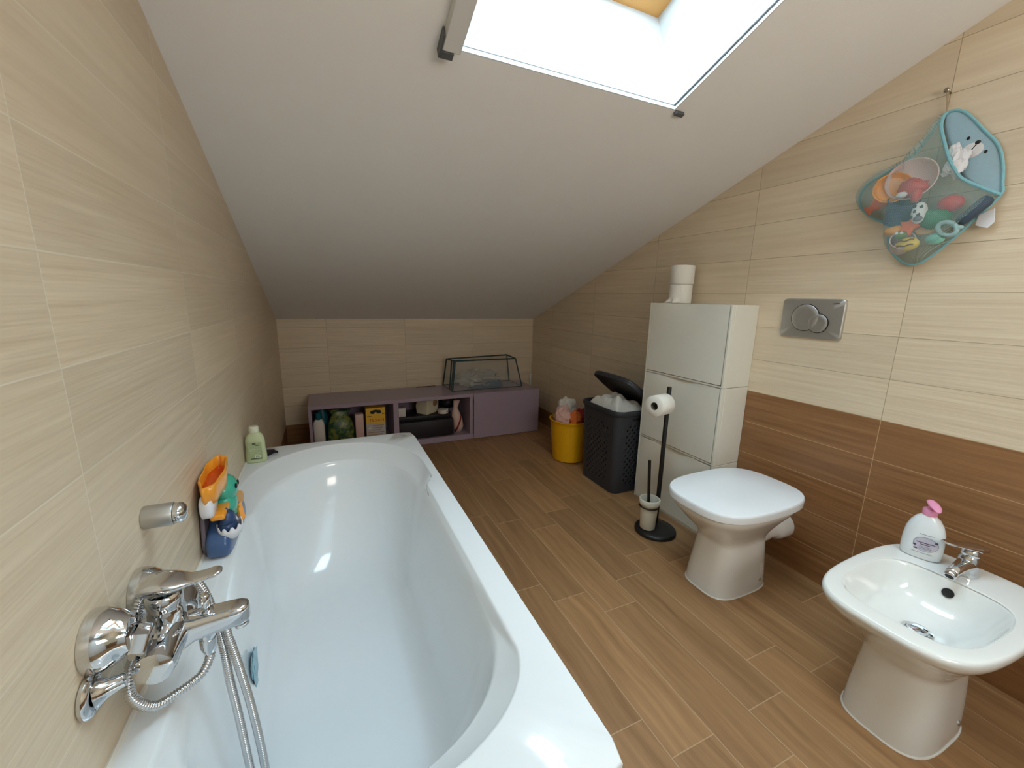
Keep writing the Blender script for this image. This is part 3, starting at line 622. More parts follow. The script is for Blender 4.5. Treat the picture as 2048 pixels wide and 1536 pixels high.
# clear cover with a dark teal frame on the cabinet
CZ = BH+.001
cv = thing('clear_cover', (1.60, 3.41, CZ), 'clear plastic cover with dark teal piping on the lilac cabinet', 'cover')
lo4 = [Vector(p) for p in ((1.275, 3.275, CZ+.006), (1.930, 3.275, CZ+.006), (1.930, 3.560, CZ+.006), (1.275, 3.560, CZ+.006))]
hi4 = [Vector(p) for p in ((1.318, 3.335, .645), (1.888, 3.335, .645), (1.865, 3.480, .660), (1.288, 3.480, .645))]
fm = MB()
fm.tube(hi4, 0.0065, 8, True); fm.tube(lo4, 0.003, 6, True)
for i in range(4): fm.tube([lo4[i], hi4[i]], 0.012 if i == 0 else 0.0065, 8)
fm.tube([hi4[0].lerp(hi4[3], .35), lo4[0].lerp(lo4[3], .25)], 0.006, 8)
part(cv, 'piping', fm, 'teal_tube')
flm = MB()
for i in range(4):
    j = (i+1) % 4; flm.add([lo4[i], lo4[j], hi4[j], hi4[i]], [(0, 1, 2, 3)])
flm.add(hi4, [(0, 1, 2, 3)])
part(cv, 'film', flm, 'film', sharp=0)
single('plastic_sack', MB().ball((1.56, 3.41, CZ+.075), (.19, .070, .080), wob=.35, seed=1, n=36, freq=2.5).clampz(CZ+.001), 'bagfilm', 'crumpled clear plastic bag under the clear cover', 'bag', sharp=25)
single('folded_mat', MB().loft([[(1.46, y, CZ+.001), (1.52, y, CZ+.028), (1.60, y, CZ+.050), (1.70, y, CZ+.058), (1.76, y, CZ+.052), (1.78, y, CZ+.001)] for y in (3.355, 3.36, 3.46, 3.465)]), 'blue_plastic', 'blue grey folded plastic under the clear cover', 'mat')
single('wooden_stick', MB().tube([(1.03, 3.54, CZ+.004), (1.20, 3.545, CZ+.004)], 0.0035, 8), 'stick', 'thin brown stick lying on the lilac cabinet top', 'stick')
single('thin_white_pole', MB().tube([(2.168, 3.57, 0.0), (2.168, 3.57, 0.452)], 0.005, 8), 'alu', 'thin white pole in the corner behind the lilac cabinet', 'pole')

# ------------------------------------------------------------------ yellow tub of laundry
bk = thing('laundry_tub', (1.955, 2.47, 0), 'round yellow plastic tub holding crumpled laundry', 'tub')
BC = (1.957, 2.49, 0)
part(bk, 'tub_body', MB().lathe([(0.0, .001), (.112, .001), (.120, .006), (.128, .08), (.138, .18), (.147, .275), (.150, .300), (.156, .306), (.156, .313), (.149, .315), (.143, .30), (.134, .18), (.122, .02), (0, .015)], 48, BC), 'yellow', sharp=50)
def cloth(name, c, r3, mname, label, seed, amp=.35):
    return single(name, MB().ball(c, r3, wob=amp, seed=seed, n=48, freq=2.3), mname, label, 'laundry', 'laundry in the yellow tub', sharp=0)
cloth('garment', (1.888, 2.475, .330), (.066, .068, .082), 'pink_cloth', 'pale pink rolled garment on top of the yellow tub', 11, .28)
cloth('garment', (1.940, 2.402, .328), (.044, .040, .062), 'orange_cloth', 'orange patterned garment between pink and red cloth in the yellow tub', 12)
cloth('garment', (2.015, 2.435, .328), (.050, .052, .064), 'red_cloth', 'dark red garment in the yellow tub', 13)
cloth('garment', (1.965, 2.560, .360), (.078, .062, .090), 'white_cloth', 'off-white garment heaped at the back of the yellow tub', 14, .25)
cloth('garment', (1.955, 2.48, .135), (.095, .095, .105), 'pink_cloth', 'pink and cream cloth low inside the yellow tub', 15, .06)

# ------------------------------------------------------------------ dark laundry hamper
hx0, hx1, hy0, hy1 = 1.886, 2.150, 1.866, 2.214
ham = thing('laundry_hamper', ((hx0+hx1)/2, (hy0+hy1)/2, 0), 'anthracite woven plastic laundry hamper with open lid', 'hamper')
def rrect(x0, x1, y0, y1, r, z, per):
    """per: list of (side, t) — corner arcs are added between sides; returns points"""
    o = []
    for kind, t in per:
        if kind == 0: o.append((x0, y1-r-(y1-y0-2*r)*t, z))
        elif kind == 2: o.append((x0+r+(x1-x0-2*r)*t, y0, z))
        elif kind == 4: o.append((x1, y0+r+(y1-y0-2*r)*t, z))
        elif kind == 6: o.append((x1-r-(x1-x0-2*r)*t, y1, z))
        else:
            cx, cy, a0 = {1: (x0+r, y0+r, pi), 3: (x1-r, y0+r, 1.5*pi), 5: (x1-r, y1-r, 0), 7: (x0+r, y1-r, .5*pi)}[kind]
            o.append((cx+r*cos(a0+t*pi/2), cy+r*sin(a0+t*pi/2), z))
    return o
per = []; colflag = []
for side, nc in ((0, 27), (2, 19), (4, 27), (6, 19)):
    for i in range(nc):
        w = (i//2*2 + (0.5 if i % 2 else 0))*1.0
        per.append((side, (i//2+(0.48 if i % 2 else 0))/((nc+1)/2))); colflag.append(i if 2 < i < nc-3 else None)
    for i in range(6): per.append((side+1, i/6)); colflag.append(None)
zs = [0.001, 0.02, 0.045]; rowflag = [None, None]
nr = 39; zz0, zz1 = 0.05, 0.455
for i in range(nr): zs.append(zz0+(zz1-zz0)*(i//2+(0.48 if i % 2 else 0))/((nr+1)/2)); 
zs += [0.458, 0.49, 0.500]
hb = MB(); rings = []
for z in zs:
    k = z/0.5; g_ = 0.014*k
    rings.append(rrect(hx0-g_, hx1+g_*0.6, hy0-g_, hy1+g_, 0.045, z, per))
N = len(per); V = [p for r_ in rings for p in r_]; F = []
for i in range(len(zs)-1):
    row = i-3 if 3 <= i < 3+nr-1 else None
    for j in range(N):
        jn = (j+1) % N
        if row is not None and row % 2 == 1 and colflag[j] is not None and colflag[j] % 2 == 1 and ((row//2+colflag[j]//2) % 2 == 0): continue
        F.append((i*N+j, i*N+jn, (i+1)*N+jn, (i+1)*N+j))
F.append(tuple(range(N)))
hb.add(V, F)
part(ham, 'basket', hb, 'anthracite', solid=0.003, sharp=50)
rim = []
for g_, z in ((0.014, .500), (0.024, .503), (0.026, .512), (0.026, .526), (0.022, .531), (0.014, .530), (0.012, .505)):
    rim.append(rrect(hx0-g_, hx1+g_*.6, hy0-g_, hy1+g_, .055, z, [p for p in per if p[0] % 2 or p[1] in (0,)] ))
part(ham, 'rim', MB().loft(rim, False, False), 'anthracite', sharp=60)
part(ham, 'handle_slot', MB().box((1.985, hy0-.0185, .470), (2.06, hy0-.0150, .485), 0.001), 'hole')
HX = Matrix.Translation((hx1+.008, (hy0+hy1)/2, .538)) @ Matrix.Rotation(R(38), 4, 'Y')     # lid swings up from the wall side
def lidp(k, z): return [(x-.145, y, z) for x, y, _ in sup(0, 0, .147*k, .196*k, 0, 4.5, 48)]
ld = part(ham, 'lid', MB().loft([lidp(1.0, 0), lidp(1.01, .006), lidp(1.0, .014), lidp(.96, .020), lidp(.80, .026), lidp(.3, .028)], X=HX).loft([lidp(.99, -.010), lidp(.99, .001), lidp(.95, .001), lidp(.95, -.010)], True, True, X=HX), 'anthracite', sharp=50)
for i in range(9): part(ham, 'rib', MB().box((-.255, -.150+.0375*i-.003, -.010), (-.035, -.150+.0375*i+.003, .000), X=HX), 'anthracite', under=ld)
from mathutils import noise as NZ
G = []
for i in range(40):
    row = []
    for j in range(48):
        u, v = i/39*2-1, j/47*2-1
        rr_ = min(1, max(abs(u), abs(v)))
        n_ = NZ.noise(Vector((u*1.5+3, v*1.7, 1))); fold = abs(NZ.noise(Vector((u*1.3+1, v*2.6, 4))))
        e = (1-rr_**4)
        row.append((2.005+.106*u, 2.045+.150*v, .492+e*(.078+.030*n_+.026*fold+.010*NZ.noise(Vector((u*3.5, v*3.5, 2))))))
    G.append(row)
single('white_laundry', MB().grid(G), 'white_cloth', 'crumpled white laundry heaped in the anthracite hamper', 'laundry', solid=.003, sharp=0)

# ------------------------------------------------------------------ three stacked shoe cabinets on the right wall
CY0, CY1, CD = 1.3006, 1.8206, 0.18
for k in range(3):
    z0 = 0.39*k
    lab = ('lowest of the three stacked pale grey flip cabinets, standing on the floor', 'middle one of the three stacked pale grey flip cabinets', 'topmost of the three stacked pale grey flip cabinets')[k]
    c = thing('flip_cabinet', (W-CD/2, (CY0+CY1)/2, z0), lab, 'cabinet', 'stacked flip cabinets')
    X0 = W-CD
    part(c, 'body', MB().box((X0+.022, CY0, z0+.001), (W-.001, CY1, z0+.389)), 'pale', bev=0.002)
    for y0, y1 in ((CY0, CY0+.010), (CY1-.010, CY1)):
        part(c, 'side_flange', MB().box((X0, y0, z0+.001), (X0+.0219, y1, z0+.389)), 'pale', bev=0.001)
    part(c, 'base_rail', MB().box((X0+.004, CY0+.0102, z0+.001), (X0+.0219, CY1-.0102, z0+.010)), 'pale')
    part(c, 'painted_gap_shade', MB().box((X0+.008, CY0+.0102, z0+.011), (X0+.0218, CY0+.0141, z0+.388)), 'hole', 'dark strip painted as shade beside the flap')  # solid dark strip, coloured as the shade inside the gap
    Gd = []
    a0, a1, b0, b1 = CY0+.0145, CY1-.0125, z0+.0135, z0+.3885
    for i in range(49):
        row = []
        for j in range(37):
            u, v = i/48, j/36; y, z = a0+(a1-a0)*u, b0+(b1-b0)*v
            w = max(0, 1-abs(u-.5)/.40); w = w*w*(3-2*w)
            dent = .0195*w*max(0, (v-.66)/.34)**2.0
            lip = -.004*w*max(0, (v-.95)/.05)
            row.append((X0+.0005+dent, y, z))
        Gd.append(row)
    dm = MB().grid(Gd)
    part(c, 'flap', dm, 'pale', solid=0.0, sharp=0)
    dt = MB().box((X0+.002, a0, b0), (X0+.018, a1, b0+.004)).box((X0+.001, a0, b0), (X0+.018, a0+.002, b1-.002)).box((X0+.001, a1-.002, b0), (X0+.018, a1, b1-.002))
    part(c, 'flap_edge', dt, 'pale')
    if k == 2: part(c, 'hinge_slot', MB().box((X0+.004, CY0+.011, z0+.17), (X0+.010, CY0+.0135, z0+.215)), 'hole')
def roll_mb(X, r0=.021, r1=.058, h=.10):
    return MB().lathe([(r0, 0), (r1-.003, 0), (r1, .003), (r1, h-.003), (r1-.003, h), (r0, h), (r0, 0)], 48, X=X, cap=False)
PY = 1.70
t = thing('spare_toilet_roll', (2.105, PY, 1.17), 'lower spare toilet roll with loose end, standing on the flip cabinets', 'toilet roll', 'spare rolls')
part(t, 'paper', roll_mb(Matrix.Translation((2.105, PY, 1.1705)), h=.098), 'paper', sharp=50); part(t, 'core', MB().lathe([(.0205, .001), (.0205, .097), (.019, .097), (.019, .001), (.0205, .001)], 32, (2.105, PY, 1.1705), cap=False), 'cardboard')
sh = []
for s_ in range(14):
    a = R(150) + R(75)*s_/13; row = []
    for q in range(10):
        v = q/9
        d = .0592 + (.030*max(0, v-.75)/.25*(.5+.5*sin(s_*.9)))
        z = 1.1705+.097*(1-v) - 0.0
        row.append((2.105+d*cos(a), PY+d*sin(a), max(z, 1.1712)))
    sh.append(row)
part(t, 'loose_sheet', MB().grid(sh), 'paper', solid=.0006, sharp=0)
t = thing('spare_toilet_roll', (2.107, PY, 1.269), 'upper spare toilet roll stacked on another, above the flip cabinets', 'toilet roll', 'spare rolls')
part(t, 'paper', roll_mb(Matrix.Translation((2.107, PY, 1.2695)), r1=.060, h=.098), 'paper', sharp=50); part(t, 'core', MB().lathe([(.0205, .001), (.0205, .097), (.019, .097), (.019, .001), (.0205, .001)], 32, (2.107, PY, 1.2695), cap=False), 'cardboard')

# ------------------------------------------------------------------ toilet roll stand with brush
st = thing('toilet_roll_stand', (1.84, 1.455, 0), 'black metal floor stand for toilet roll and brush beside the flip cabinets', 'stand')
part(st, 'base', MB().lathe([(0, .001), (.100, .001), (.104, .005), (.103, .014), (.096, .021), (.06, .024), (0, .025)], 56, (1.838, 1.452, 0)), 'black', sharp=60)
part(st, 'pole', MB().lathe([(.011, .024), (.011, .758), (.010, .762), (0, .762)], 24, (1.873, 1.486, 0)), 'black')
part(st, 'roll_arm', MB().tube([(1.873, 1.486, .690), (1.873-.118*.978, 1.486-.118*.206, .690)], .0065, 12), 'black')
part(st, 'pot_ring', MB().tube([(1.793+.0475*cos(2*pi*i/36), 1.463+.0475*sin(2*pi*i/36), .148) for i in range(36)], .0035, 8, True).tube([(1.865, 1.483, .148), (1.836, 1.478, .148)], .004, 8), 'black')
t = thing('toilet_roll', (1.815, 1.486, .63), 'toilet roll hanging on the arm of the black stand', 'toilet roll')
RX = aim((1.873-.016*.978, 1.486-.016*.206, .679), (-.978, -.206, 0))
part(t, 'paper', roll_mb(RX, .020, .052, .098), 'paper', sharp=50); part(t, 'core', MB().lathe([(.0195, .001), (.0195, .097), (.0185, .097), (.0185, .001), (.0195, .001)], 32, X=RX, cap=False), 'cardboard')
single('brush_pot', MB().lathe([(0, .026), (.036, .026), (.038, .029), (.0435, .150), (.0435, .156), (.050, .160), (.052, .166), (.052, .185), (.050, .188), (.046, .188), (.044, .182), (.043, .160), (.036, .035), (0, .033)], 44, (1.793, 1.463, 0)), 'cream', 'cream toilet brush pot in the ring of the black stand', 'pot', sharp=40)
t = thing('toilet_brush', (1.793, 1.463, .036), 'black toilet brush handle sticking out of the cream pot', 'brush')
part(t, 'handle', MB().tube([(1.795, 1.463, .06), (1.776, 1.473, .394)], .0075, 14), 'black'); part(t, 'brush_head', MB().lathe([(0, .037), (.022, .038), (.03, .06), (.026, .11), (0, .12)], 20, (1.795, 1.463, 0)), 'black')

# ------------------------------------------------------------------ toilet
def sup2(cx, cy, ax, ay, z, n, taper=0.0, N=64):
    """super-ellipse whose front (towards -x) narrows by taper"""
    o = []
    for x, y, z_ in sup(cx, cy, ax, ay, z, n, N):
        k = 1-taper*(cx-x)/ax if x < cx else 1
        o.append((x, cy+(y-cy)*k, z_))
    return o
TY = 1.047
def smooth_loft(prof, c, n=5):
    """prof rows: cx, ax, ay, z, power, taper - interpolated smoothly along the profile"""
    P = [Vector((a, b, d, z)) for a, b, d, z, *_ in prof]; Q = [(r_[4], r_[5]) for r_ in prof]; out = []
    k = len(P)
    for i in range(k-1):
        a, b, c_, d = P[max(i-1, 0)], P[i], P[i+1], P[min(i+2, k-1)]
        for j in range(n):
            t = j/n
            v = 0.5*((2*b)+(c_-a)*t+(2*a-5*b+4*c_-d)*t*t+(3*b-a-3*c_+d)*t**3)
            out.append(sup2(v[0], c, v[1], v[2], v[3], Q[i][0]*(1-t)+Q[i+1][0]*t, Q[i][1]*(1-t)+Q[i+1][1]*t))
    v = P[-1]; out.append(sup2(v[0], c, v[1], v[2], v[3], *Q[-1]))
    return MB().loft(out)
wc = thing('toilet', (1.85, TY, 0), 'white ceramic toilet with closed lid by the brown tiles', 'toilet')
FOOT = [(1.848, .158, .110, .001, 3.4, 0), (1.850, .155, .108, .05, 3.4, 0), (1.853, .147, .103, .12, 3.3, 0), (1.856, .139, .098, .19, 3.2, 0), (1.856, .137, .097, .225, 3.2, 0)]
part(wc, 'bowl', smooth_loft(FOOT+[(1.850, .160, .112, .262, 3.1, .02), (1.846, .205, .141, .312, 3.1, .02), (1.843, .236, .165, .352, 3.2, .02), (1.843, .243, .171, .372, 3.2, .02), (1.843, .238, .167, .378, 3.2, .02)], TY), 'ceramic', sharp=60)
part(wc, 'seal', MB().loft([sup2(1.848, TY, .1610, .1130, 0.0005, 3.4), sup2(1.848, TY, .1600, .1120, 0.004, 3.4), sup2(1.848, TY, .1555, .1075, .0055, 3.4)], False, False), 'sealant', sharp=0)
part(wc, 'seat', MB().loft([sup2(1.841, TY, .242, .170, .3785, 3.2, .02), sup2(1.841, TY, .246, .174, .381, 3.2, .02), sup2(1.841, TY, .246, .174, .3845, 3.2, .02)]), 'seat', sharp=50)
part(wc, 'lid', MB().loft([sup2(1.841, TY, .252, .180, .3845, 3.2, .02), sup2(1.841, TY, .257, .185, .3850, 3.2, .02), sup2(1.841, TY, .2610, .1890, .3885, 3.2, .02), sup2(1.841, TY, .2620, .1900, .412, 3.2, .02), sup2(1.841, TY, .2610, .1890, .4165, 3.2, .02), sup2(1.841, TY, .2585, .1865, .4200, 3.2, .02), sup2(1.841, TY, .254, .182, .4213, 3.2, .02), sup2(1.841, TY, .12, .08, .4225, 3.0, .03)]), 'seat', sharp=30)
part(wc, 'waste_pipe', MB().lathe([(.043, .0), (.043, .05), (.050, .052), (.0505, .075), (.046, .078), (.046, .13), (.056, .145), (.060, .165), (.060, .213)], 40, X=aim((1.98, TY, .190), (1, 0, -.02))), 'ceramic')
bo_ = part(wc, 'fixing_recess', MB().ball((1.925, TY-.098, .065), (.030, .006, .055)), 'ceramic', sharp=0)
part(wc, 'bolt', MB().lathe([(0, .004), (.005, .004), (.0075, .002), (.0075, -.004)], 16, X=aim((1.925, TY-.1045, .045), (0, -1, 0))), 'satin', under=bo_)
# flush plate
fp = thing('flush_plate', (W, 1.064, 1.04), 'satin chrome dual flush plate with two round buttons on the wall', 'flush plate')
FY, FZc = 1.0638, 1.1198
def fpt(y, z, d): return (W-d, FY+y, FZc+z)
pr_ = []
for k, d in ((1.0, .0005), (1.0, .004), (.985, .0085), (.96, .0105), (.6, .0118), (.15, .0122)):
    pr_.append([fpt(x*k if k > .9 else x*k, y*k, d) for x, y, _ in sup(0, 0, .123, .082, 0, 14, 56)])
part(fp, 'plate', MB().loft(pr_), 'satin', sharp=30)
for nm, yy, zz, rr_ in (('button', .020, .004, .054), ('button', -.034, -.018, .037)):
    d0 = .0125 if rr_ > .05 else .0128
    b_ = part(fp, nm, MB().lathe([(rr_, .0), (rr_, .0035), (rr_-.0016, .0045), (rr_*.6, .0040), (0, .0036)], 56, X=aim(fpt(yy, zz, d0), (-1, 0, 0))), 'satin')
    part(fp, 'gap_ring', MB().lathe([(rr_+.0024, .0), (rr_+.0024, .0026), (rr_-.0001, .0026), (rr_-.0001, .0)], 56, X=aim(fpt(yy, zz, d0-.0004), (-1, 0, 0)), cap=False), 'hole', under=b_)
part(fp, 'lettering', text_mb('GEBERIT', .0065, axes(fpt(-.090, .063, .0122), (0, -1, 0), (0, 0, 1))), 'hole')

# ------------------------------------------------------------------ bidet with tap and soap
DY = 0.420
bd = thing('bidet', (1.82, DY, 0), 'white ceramic bidet with open basin beside the toilet', 'bidet')
BF = [(1.812, .154, .106, .001, 3.3, 0), (1.814, .151, .104, .05, 3.3, 0), (1.817, .144, .099, .12, 3.3, 0), (1.820, .136, .094, .19, 3.2, 0), (1.820, .135, .096, .225, 3.2, 0),
      (1.818, .165, .118, .268, 3.6, .02), (1.819, .228, .152, .324, 3.5, .04), (1.820, .272, .178, .362, 3.6, .05), (1.820, .283, .186, .380, 3.6, .05), (1.820, .285, .187, .391, 3.6, .05), (1.820, .281, .184, .3985, 3.6, .05), (1.819, .272, .176, .4015, 3.6, .05),
      (1.774, .184, .151, .4015, 3.6, .05), (1.772, .180, .147, .3995, 3.6, .05), (1.772, .176, .143, .394, 3.5, .05), (1.773, .167, .134, .370, 3.3, .05), (1.776, .145, .115, .325, 2.9, .04), (1.782, .105, .082, .296, 2.5, 0), (1.788, .055, .048, .285, 2.2, 0), (1.790, .026, .026, .281, 2, 0)]
part(bd, 'basin', smooth_loft(BF, DY, 4), 'ceramic', sharp=60)
part(bd, 'seal', MB().loft([sup2(1.812, DY, .1570, .1090, 0.0005, 3.3), sup2(1.812, DY, .1560, .1080, 0.004, 3.3), sup2(1.812, DY, .1515, .1035, .0055, 3.3)], False, False), 'sealant', sharp=0)
dr = part(bd, 'drain', MB().lathe([(.034, .0), (.034, .003), (.026, .004), (.024, .001)], 36, (1.792, DY, .2850)), 'chrome')
part(bd, 'plug', MB().lathe([(.023, .0), (.0235, .006), (.021, .011), (.010, .013), (0, .0135)], 36, (1.792, DY, .2855), X=None), 'chrome', under=dr)
part(bd, 'overflow', MB().lathe([(0, .001), (.010, .001), (.0125, .003), (.0135, .001), (.0135, -.004)], 28, X=aim((1.9355, DY, .362), (-1, 0, .33))), 'hole')
part(bd, 'bolt', MB().lathe([(0, .004), (.005, .004), (.0075, .002), (.0075, -.004)], 16, X=aim((1.860, DY-.1035, .05), (0, -1, 0))), 'satin')
tp = thing('bidet_tap', (2.025, DY, .402), 'small chrome lever tap on the bidet', 'tap')
TX = 2.025
part(tp, 'body', MB().lathe([(.027, 0), (.0275, .003), (.0255, .010), (.0245, .030), (.024, .052), (.021, .058), (.020, .060)], 36, (TX, DY, .4025)), 'chrome')
part(tp, 'spout', MB().loft([[(TX-.012-a_, DY+b_*cos(t), .436+c_+b2*sin(t)) for t in [2*pi*i/24 for i in range(24)]] for a_, b_, b2, c_ in ((0, .021, .019, 0), (.03, .018, .014, .002), (.06, .0155, .012, .001), (.085, .0145, .0115, -.002), (.092, .010, .008, -.004))]), 'chrome', sharp=60)
ae = part(tp, 'swivel_aerator', MB().lathe([(.0125, 0), (.0135, .003), (.0135, .013), (.0115, .016), (.010, .016)], 28, X=aim((TX-.098, DY, .432), (-.8, 0, -.55))), 'chrome')
part(tp, 'outlet', MB().lathe([(0, .0162), (.0098, .0162), (.0098, .015)], 24, X=aim((TX-.098, DY, .432), (-.8, 0, -.55))), 'hole', under=ae)
part(tp, 'cartridge', MB().lathe([(.0195, 0), (.022, .004), (.022, .012), (.017, .02), (.0, .021)], 32, (TX, DY, .462)), 'chrome')
LX = Matrix.Translation((TX+.008, DY, .486)) @ Matrix.Rotation(R(-22), 4, 'Z') @ Matrix.Rotation(R(6), 4, 'Y')
lr = []
for x, hw, hz, dz in ((.034, .010, .004, 0), (.028, .021, .008, 0), (0, .0245, .009, 0), (-.03, .019, .006, .002), (-.06, .0165, .0045, .005), (-.088, .0155, .004, .008), (-.098, .009, .003, .009)):
    lr.append([(x, hw*math.copysign(abs(cos(2*pi*i/24))**.6, cos(2*pi*i/24)), dz+hz*math.copysign(abs(sin(2*pi*i/24))**.7, sin(2*pi*i/24))) for i in range(24)])
part(tp, 'lever', MB().loft(lr, X=LX), 'chrome', sharp=55)
so = thing('soap_bottle', (2.010, .520, .4025), 'white pump soap bottle with pink pump on the bidet', 'bottle')
SX_ = Matrix.Translation((2.010, .520, .4027)) @ Matrix.Rotation(R(17), 4, 'Z')
def sb(ax, ay, z): return sup(0, 0, ay, ax, z, 2.3, 48)
part(so, 'bottle_body', MB().loft([sb(.044, .024, 0), sb(.0475, .027, .004), sb(.049, .028, .03), sb(.0485, .028, .06), sb(.045, .0265, .09), sb(.038, .024, .113), sb(.028, .020, .130), sb(.017, .015, .140), sb(.0145, .0145, .143)], X=SX_), 'soap', sharp=0)
pmp = part(so, 'pump_collar', MB().lathe([(.016, .141), (.0175, .142), (.0178, .158), (.016, .161), (.008, .161), (.0075, .172), (.006, .172)], 32, X=SX_), 'pink', 'pink collar')
part(so, 'pump_head', MB().loft([[(x, y*hw, z + hz*s_) for y, s_ in ((-1, 0), (-.7, .8), (0, 1.15), (.7, .8), (1, 0), (.7, -.6), (0, -.8), (-.7, -.6))] for x, hw, z, hz in ((.016, .003, .183, .002), (.012, .012, .182, .006), (0, .0155, .180, .007), (-.016, .0165, .178, .006), (-.032, .0135, .174, .0045), (-.042, .007, .170, .003), (-.045, .003, .168, .002))], X=SX_ @ Matrix.Rotation(R(25), 4, 'Z')), 'pink', sub=1, sharp=0, label='pink pump head')
def on_soap(y, z, off):    # surface point on the face towards the room
    a = .049*min(1, 1-max(0, z-.06)*.9)
    b = .0283*min(1, 1-max(0, z-.06)*.55)
    x = -b*max(0, 1-abs(y/.0495)**2.3)**(1/2.3)
    return SX_ @ Vector((x-off, y, z))
def patch(cy, cz, ay, az, off, N=28):
    g = MB(); V = [on_soap(cy, cz, off)]; 
    for k in range(1, 5):
        for i in range(N): V.append(on_soap(cy+ay*k/4*cos(2*pi*i/N), cz+az*k/4*sin(2*pi*i/N), off))
    F = [(0, 1+i, 1+(i+1) % N) for i in range(N)]
    for k in range(3):
        for i in range(N): F.append((1+k*N+i, 1+k*N+(i+1) % N, 1+(k+1)*N+(i+1) % N, 1+(k+1)*N+i))
    return g.add(V, F)
lbo = part(so, 'label_outline', patch(-.008, .052, .0285, .0235, .0006), 'label_edge')
part(so, 'label_oval', patch(-.008, .052, .0275, .0225, .0010), 'label', under=lbo)
def bar(y0, y1, z, h, off=.0014): return MB().grid([[on_soap(y0+(y1-y0)*i/10, z+h*j, off) for i in range(11)] for j in (0, 1)])
part(so, 'print', bar(.013, -.028, .0555, .0022), 'plum', under=lbo); part(so, 'print', bar(.004, -.018, .050, .0022), 'plum', under=lbo)
for z in (.044, .0395, .0355): part(so, 'print', bar(.006, -.022, z, .0012), 'grey_print', under=lbo)
part(so, 'flower', patch(-.030, .0645, .004, .0036, .0016, 14), 'plum', under=lbo); part(so, 'flower', patch(.016, .045, .004, .003, .0016, 14), 'plum', under=lbo); part(so, 'flower', patch(.013, .034, .005, .002, .0016, 14), 'plum', under=lbo)
part(so, 'print', bar(.010, -.022, .083, .0014, .0012), 'grey_print', under=lbo); part(so, 'print', bar(.020, -.028, .022, .0012, .0012), 'grey_print', under=lbo)

# ------------------------------------------------------------------ net toy bag on the right wall and its toys
hk = thing('wall_hook', (W, .765, 1.845), 'small metal nail hook on the right wall holding the net bag', 'hook')
part(hk, 'nail', MB().tube([(W+.001, .765, 1.846), (W-.028, .765, 1.849)], .0028, 10), 'steel'); part(hk, 'nail_head', MB().lathe([(0, .003), (.005, .003), (.007, .001), (.007, 0)], 20, X=aim((W-.028, .765, 1.849), (-1, 0, 0))), 'steel')
XB = W-.012
outl = [(.757, 1.783), (.715, 1.772), (.661, 1.704), (.622, 1.65), (.603, 1.595), (.594, 1.54), (.592, 1.508), (.632, 1.45), (.69, 1.375), (.735, 1.330), (.765, 1.318), (.800, 1.335), (.835, 1.375), (.846, 1.41), (.852, 1.455), (.885, 1.480), (.919, 1.500), (.950, 1.535), (.960, 1.570), (.952, 1.600), (.930, 1.622), (.880, 1.645), (.827, 1.672), (.787, 1.735)]
rimc = [(.757, 1.783), (.757, 1.745), (.738, 1.69), (.717, 1.637), (.698, 1.60), (.675, 1.567), (.632, 1.535), (.592, 1.508)]
bg_ = thing('toy_net_bag', (W, .76, 1.32), 'pale blue net bag of bath toys hanging on the right wall', 'bag')
oc = [Vector((y, z, 0)) for y, z in outl]; oc = [(v.x, v.y) for v in cat([(y, z, 0) for y, z in outl], 4, True)]
rcb = [(v.x, v.y) for v in cat([(y, z, 0) for y, z in rimc], 4)]
rightc = [(v.x, v.y) for v in cat([(y, z, 0) for y, z in outl[:7]], 4)]
def sheet(A_, B_, n=30, k=8):
    a_, b_ = resamp(A_, n), resamp(B_, n)
    return MB().grid([[(XB, a_[i][0]+(b_[i][0]-a_[i][0])*j/k, a_[i][1]+(b_[i][1]-a_[i][1])*j/k) for j in range(k+1)] for i in range(n)])
def resamp(P, n):
    L = [0]
    for a, b in zip(P, P[1:]): L.append(L[-1]+math.dist(a, b))
    o = []; j = 0
    for i in range(n):
        d = L[-1]*i/(n-1)
        while j < len(L)-2 and L[j+1] < d: j += 1
        t_ = (d-L[j])/max(1e-9, L[j+1]-L[j]); o.append((P[j][0]+(P[j+1][0]-P[j][0])*t_, P[j][1]+(P[j+1][1]-P[j][1])*t_))
    return o
part(bg_, 'back_panel', sheet(rcb, rightc), 'bag', solid=.002, sharp=0)
# net front: from the opening edge down to the lower outline, bulging into the room
lowr = [outl[i % 24] for i in range(6, 25)]           # bottom-right corner round to the top
lowc = [(v.x, v.y) for v in cat([(y, z, 0) for y, z in lowr], 3)]
rc = [(v.x, v.y) for v in cat([(y, z, 0) for y, z in rimc[::-1]], 6)]
NI, NJ = 44, 26
Lo, Ri = resamp(lowc, NI), resamp(rc, NI)
def bulge(s_, t_):      # s along the outline, t from outline (0) to opening (1)
    e = max(0, sin(pi*s_))**.35
    return .003 + .098*e*min(1, t_*6.0)**.5*(1-.74*max(0, t_-.5)/.5)
net = []
for i in range(NI):
    row = []
    for j in range(NJ):
        t_ = j/(NJ-1); y = Lo[i][0]*(1-t_)+Ri[i][0]*t_; z = Lo[i][1]*(1-t_)+Ri[i][1]*t_
        row.append((XB-.002-bulge(i/(NI-1), t_)*(1 if t_ > .6 else min(1, max(.22, (1.70-z)/.13))), y, z))
    net.append(row)
part(bg_, 'net_front', MB().grid(net), 'net', sharp=0)
part(bg_, 'net_back', sheet(rcb[::-1], lowc), 'net_flat', sharp=0)
part(bg_, 'edge_binding', MB().tube([(XB-.002, y, z) for y, z in oc], .0040, 8, True), 'trim')
part(bg_, 'opening_binding', MB().tube([net[i][-1] for i in range(NI)], .0048, 8), 'trim')
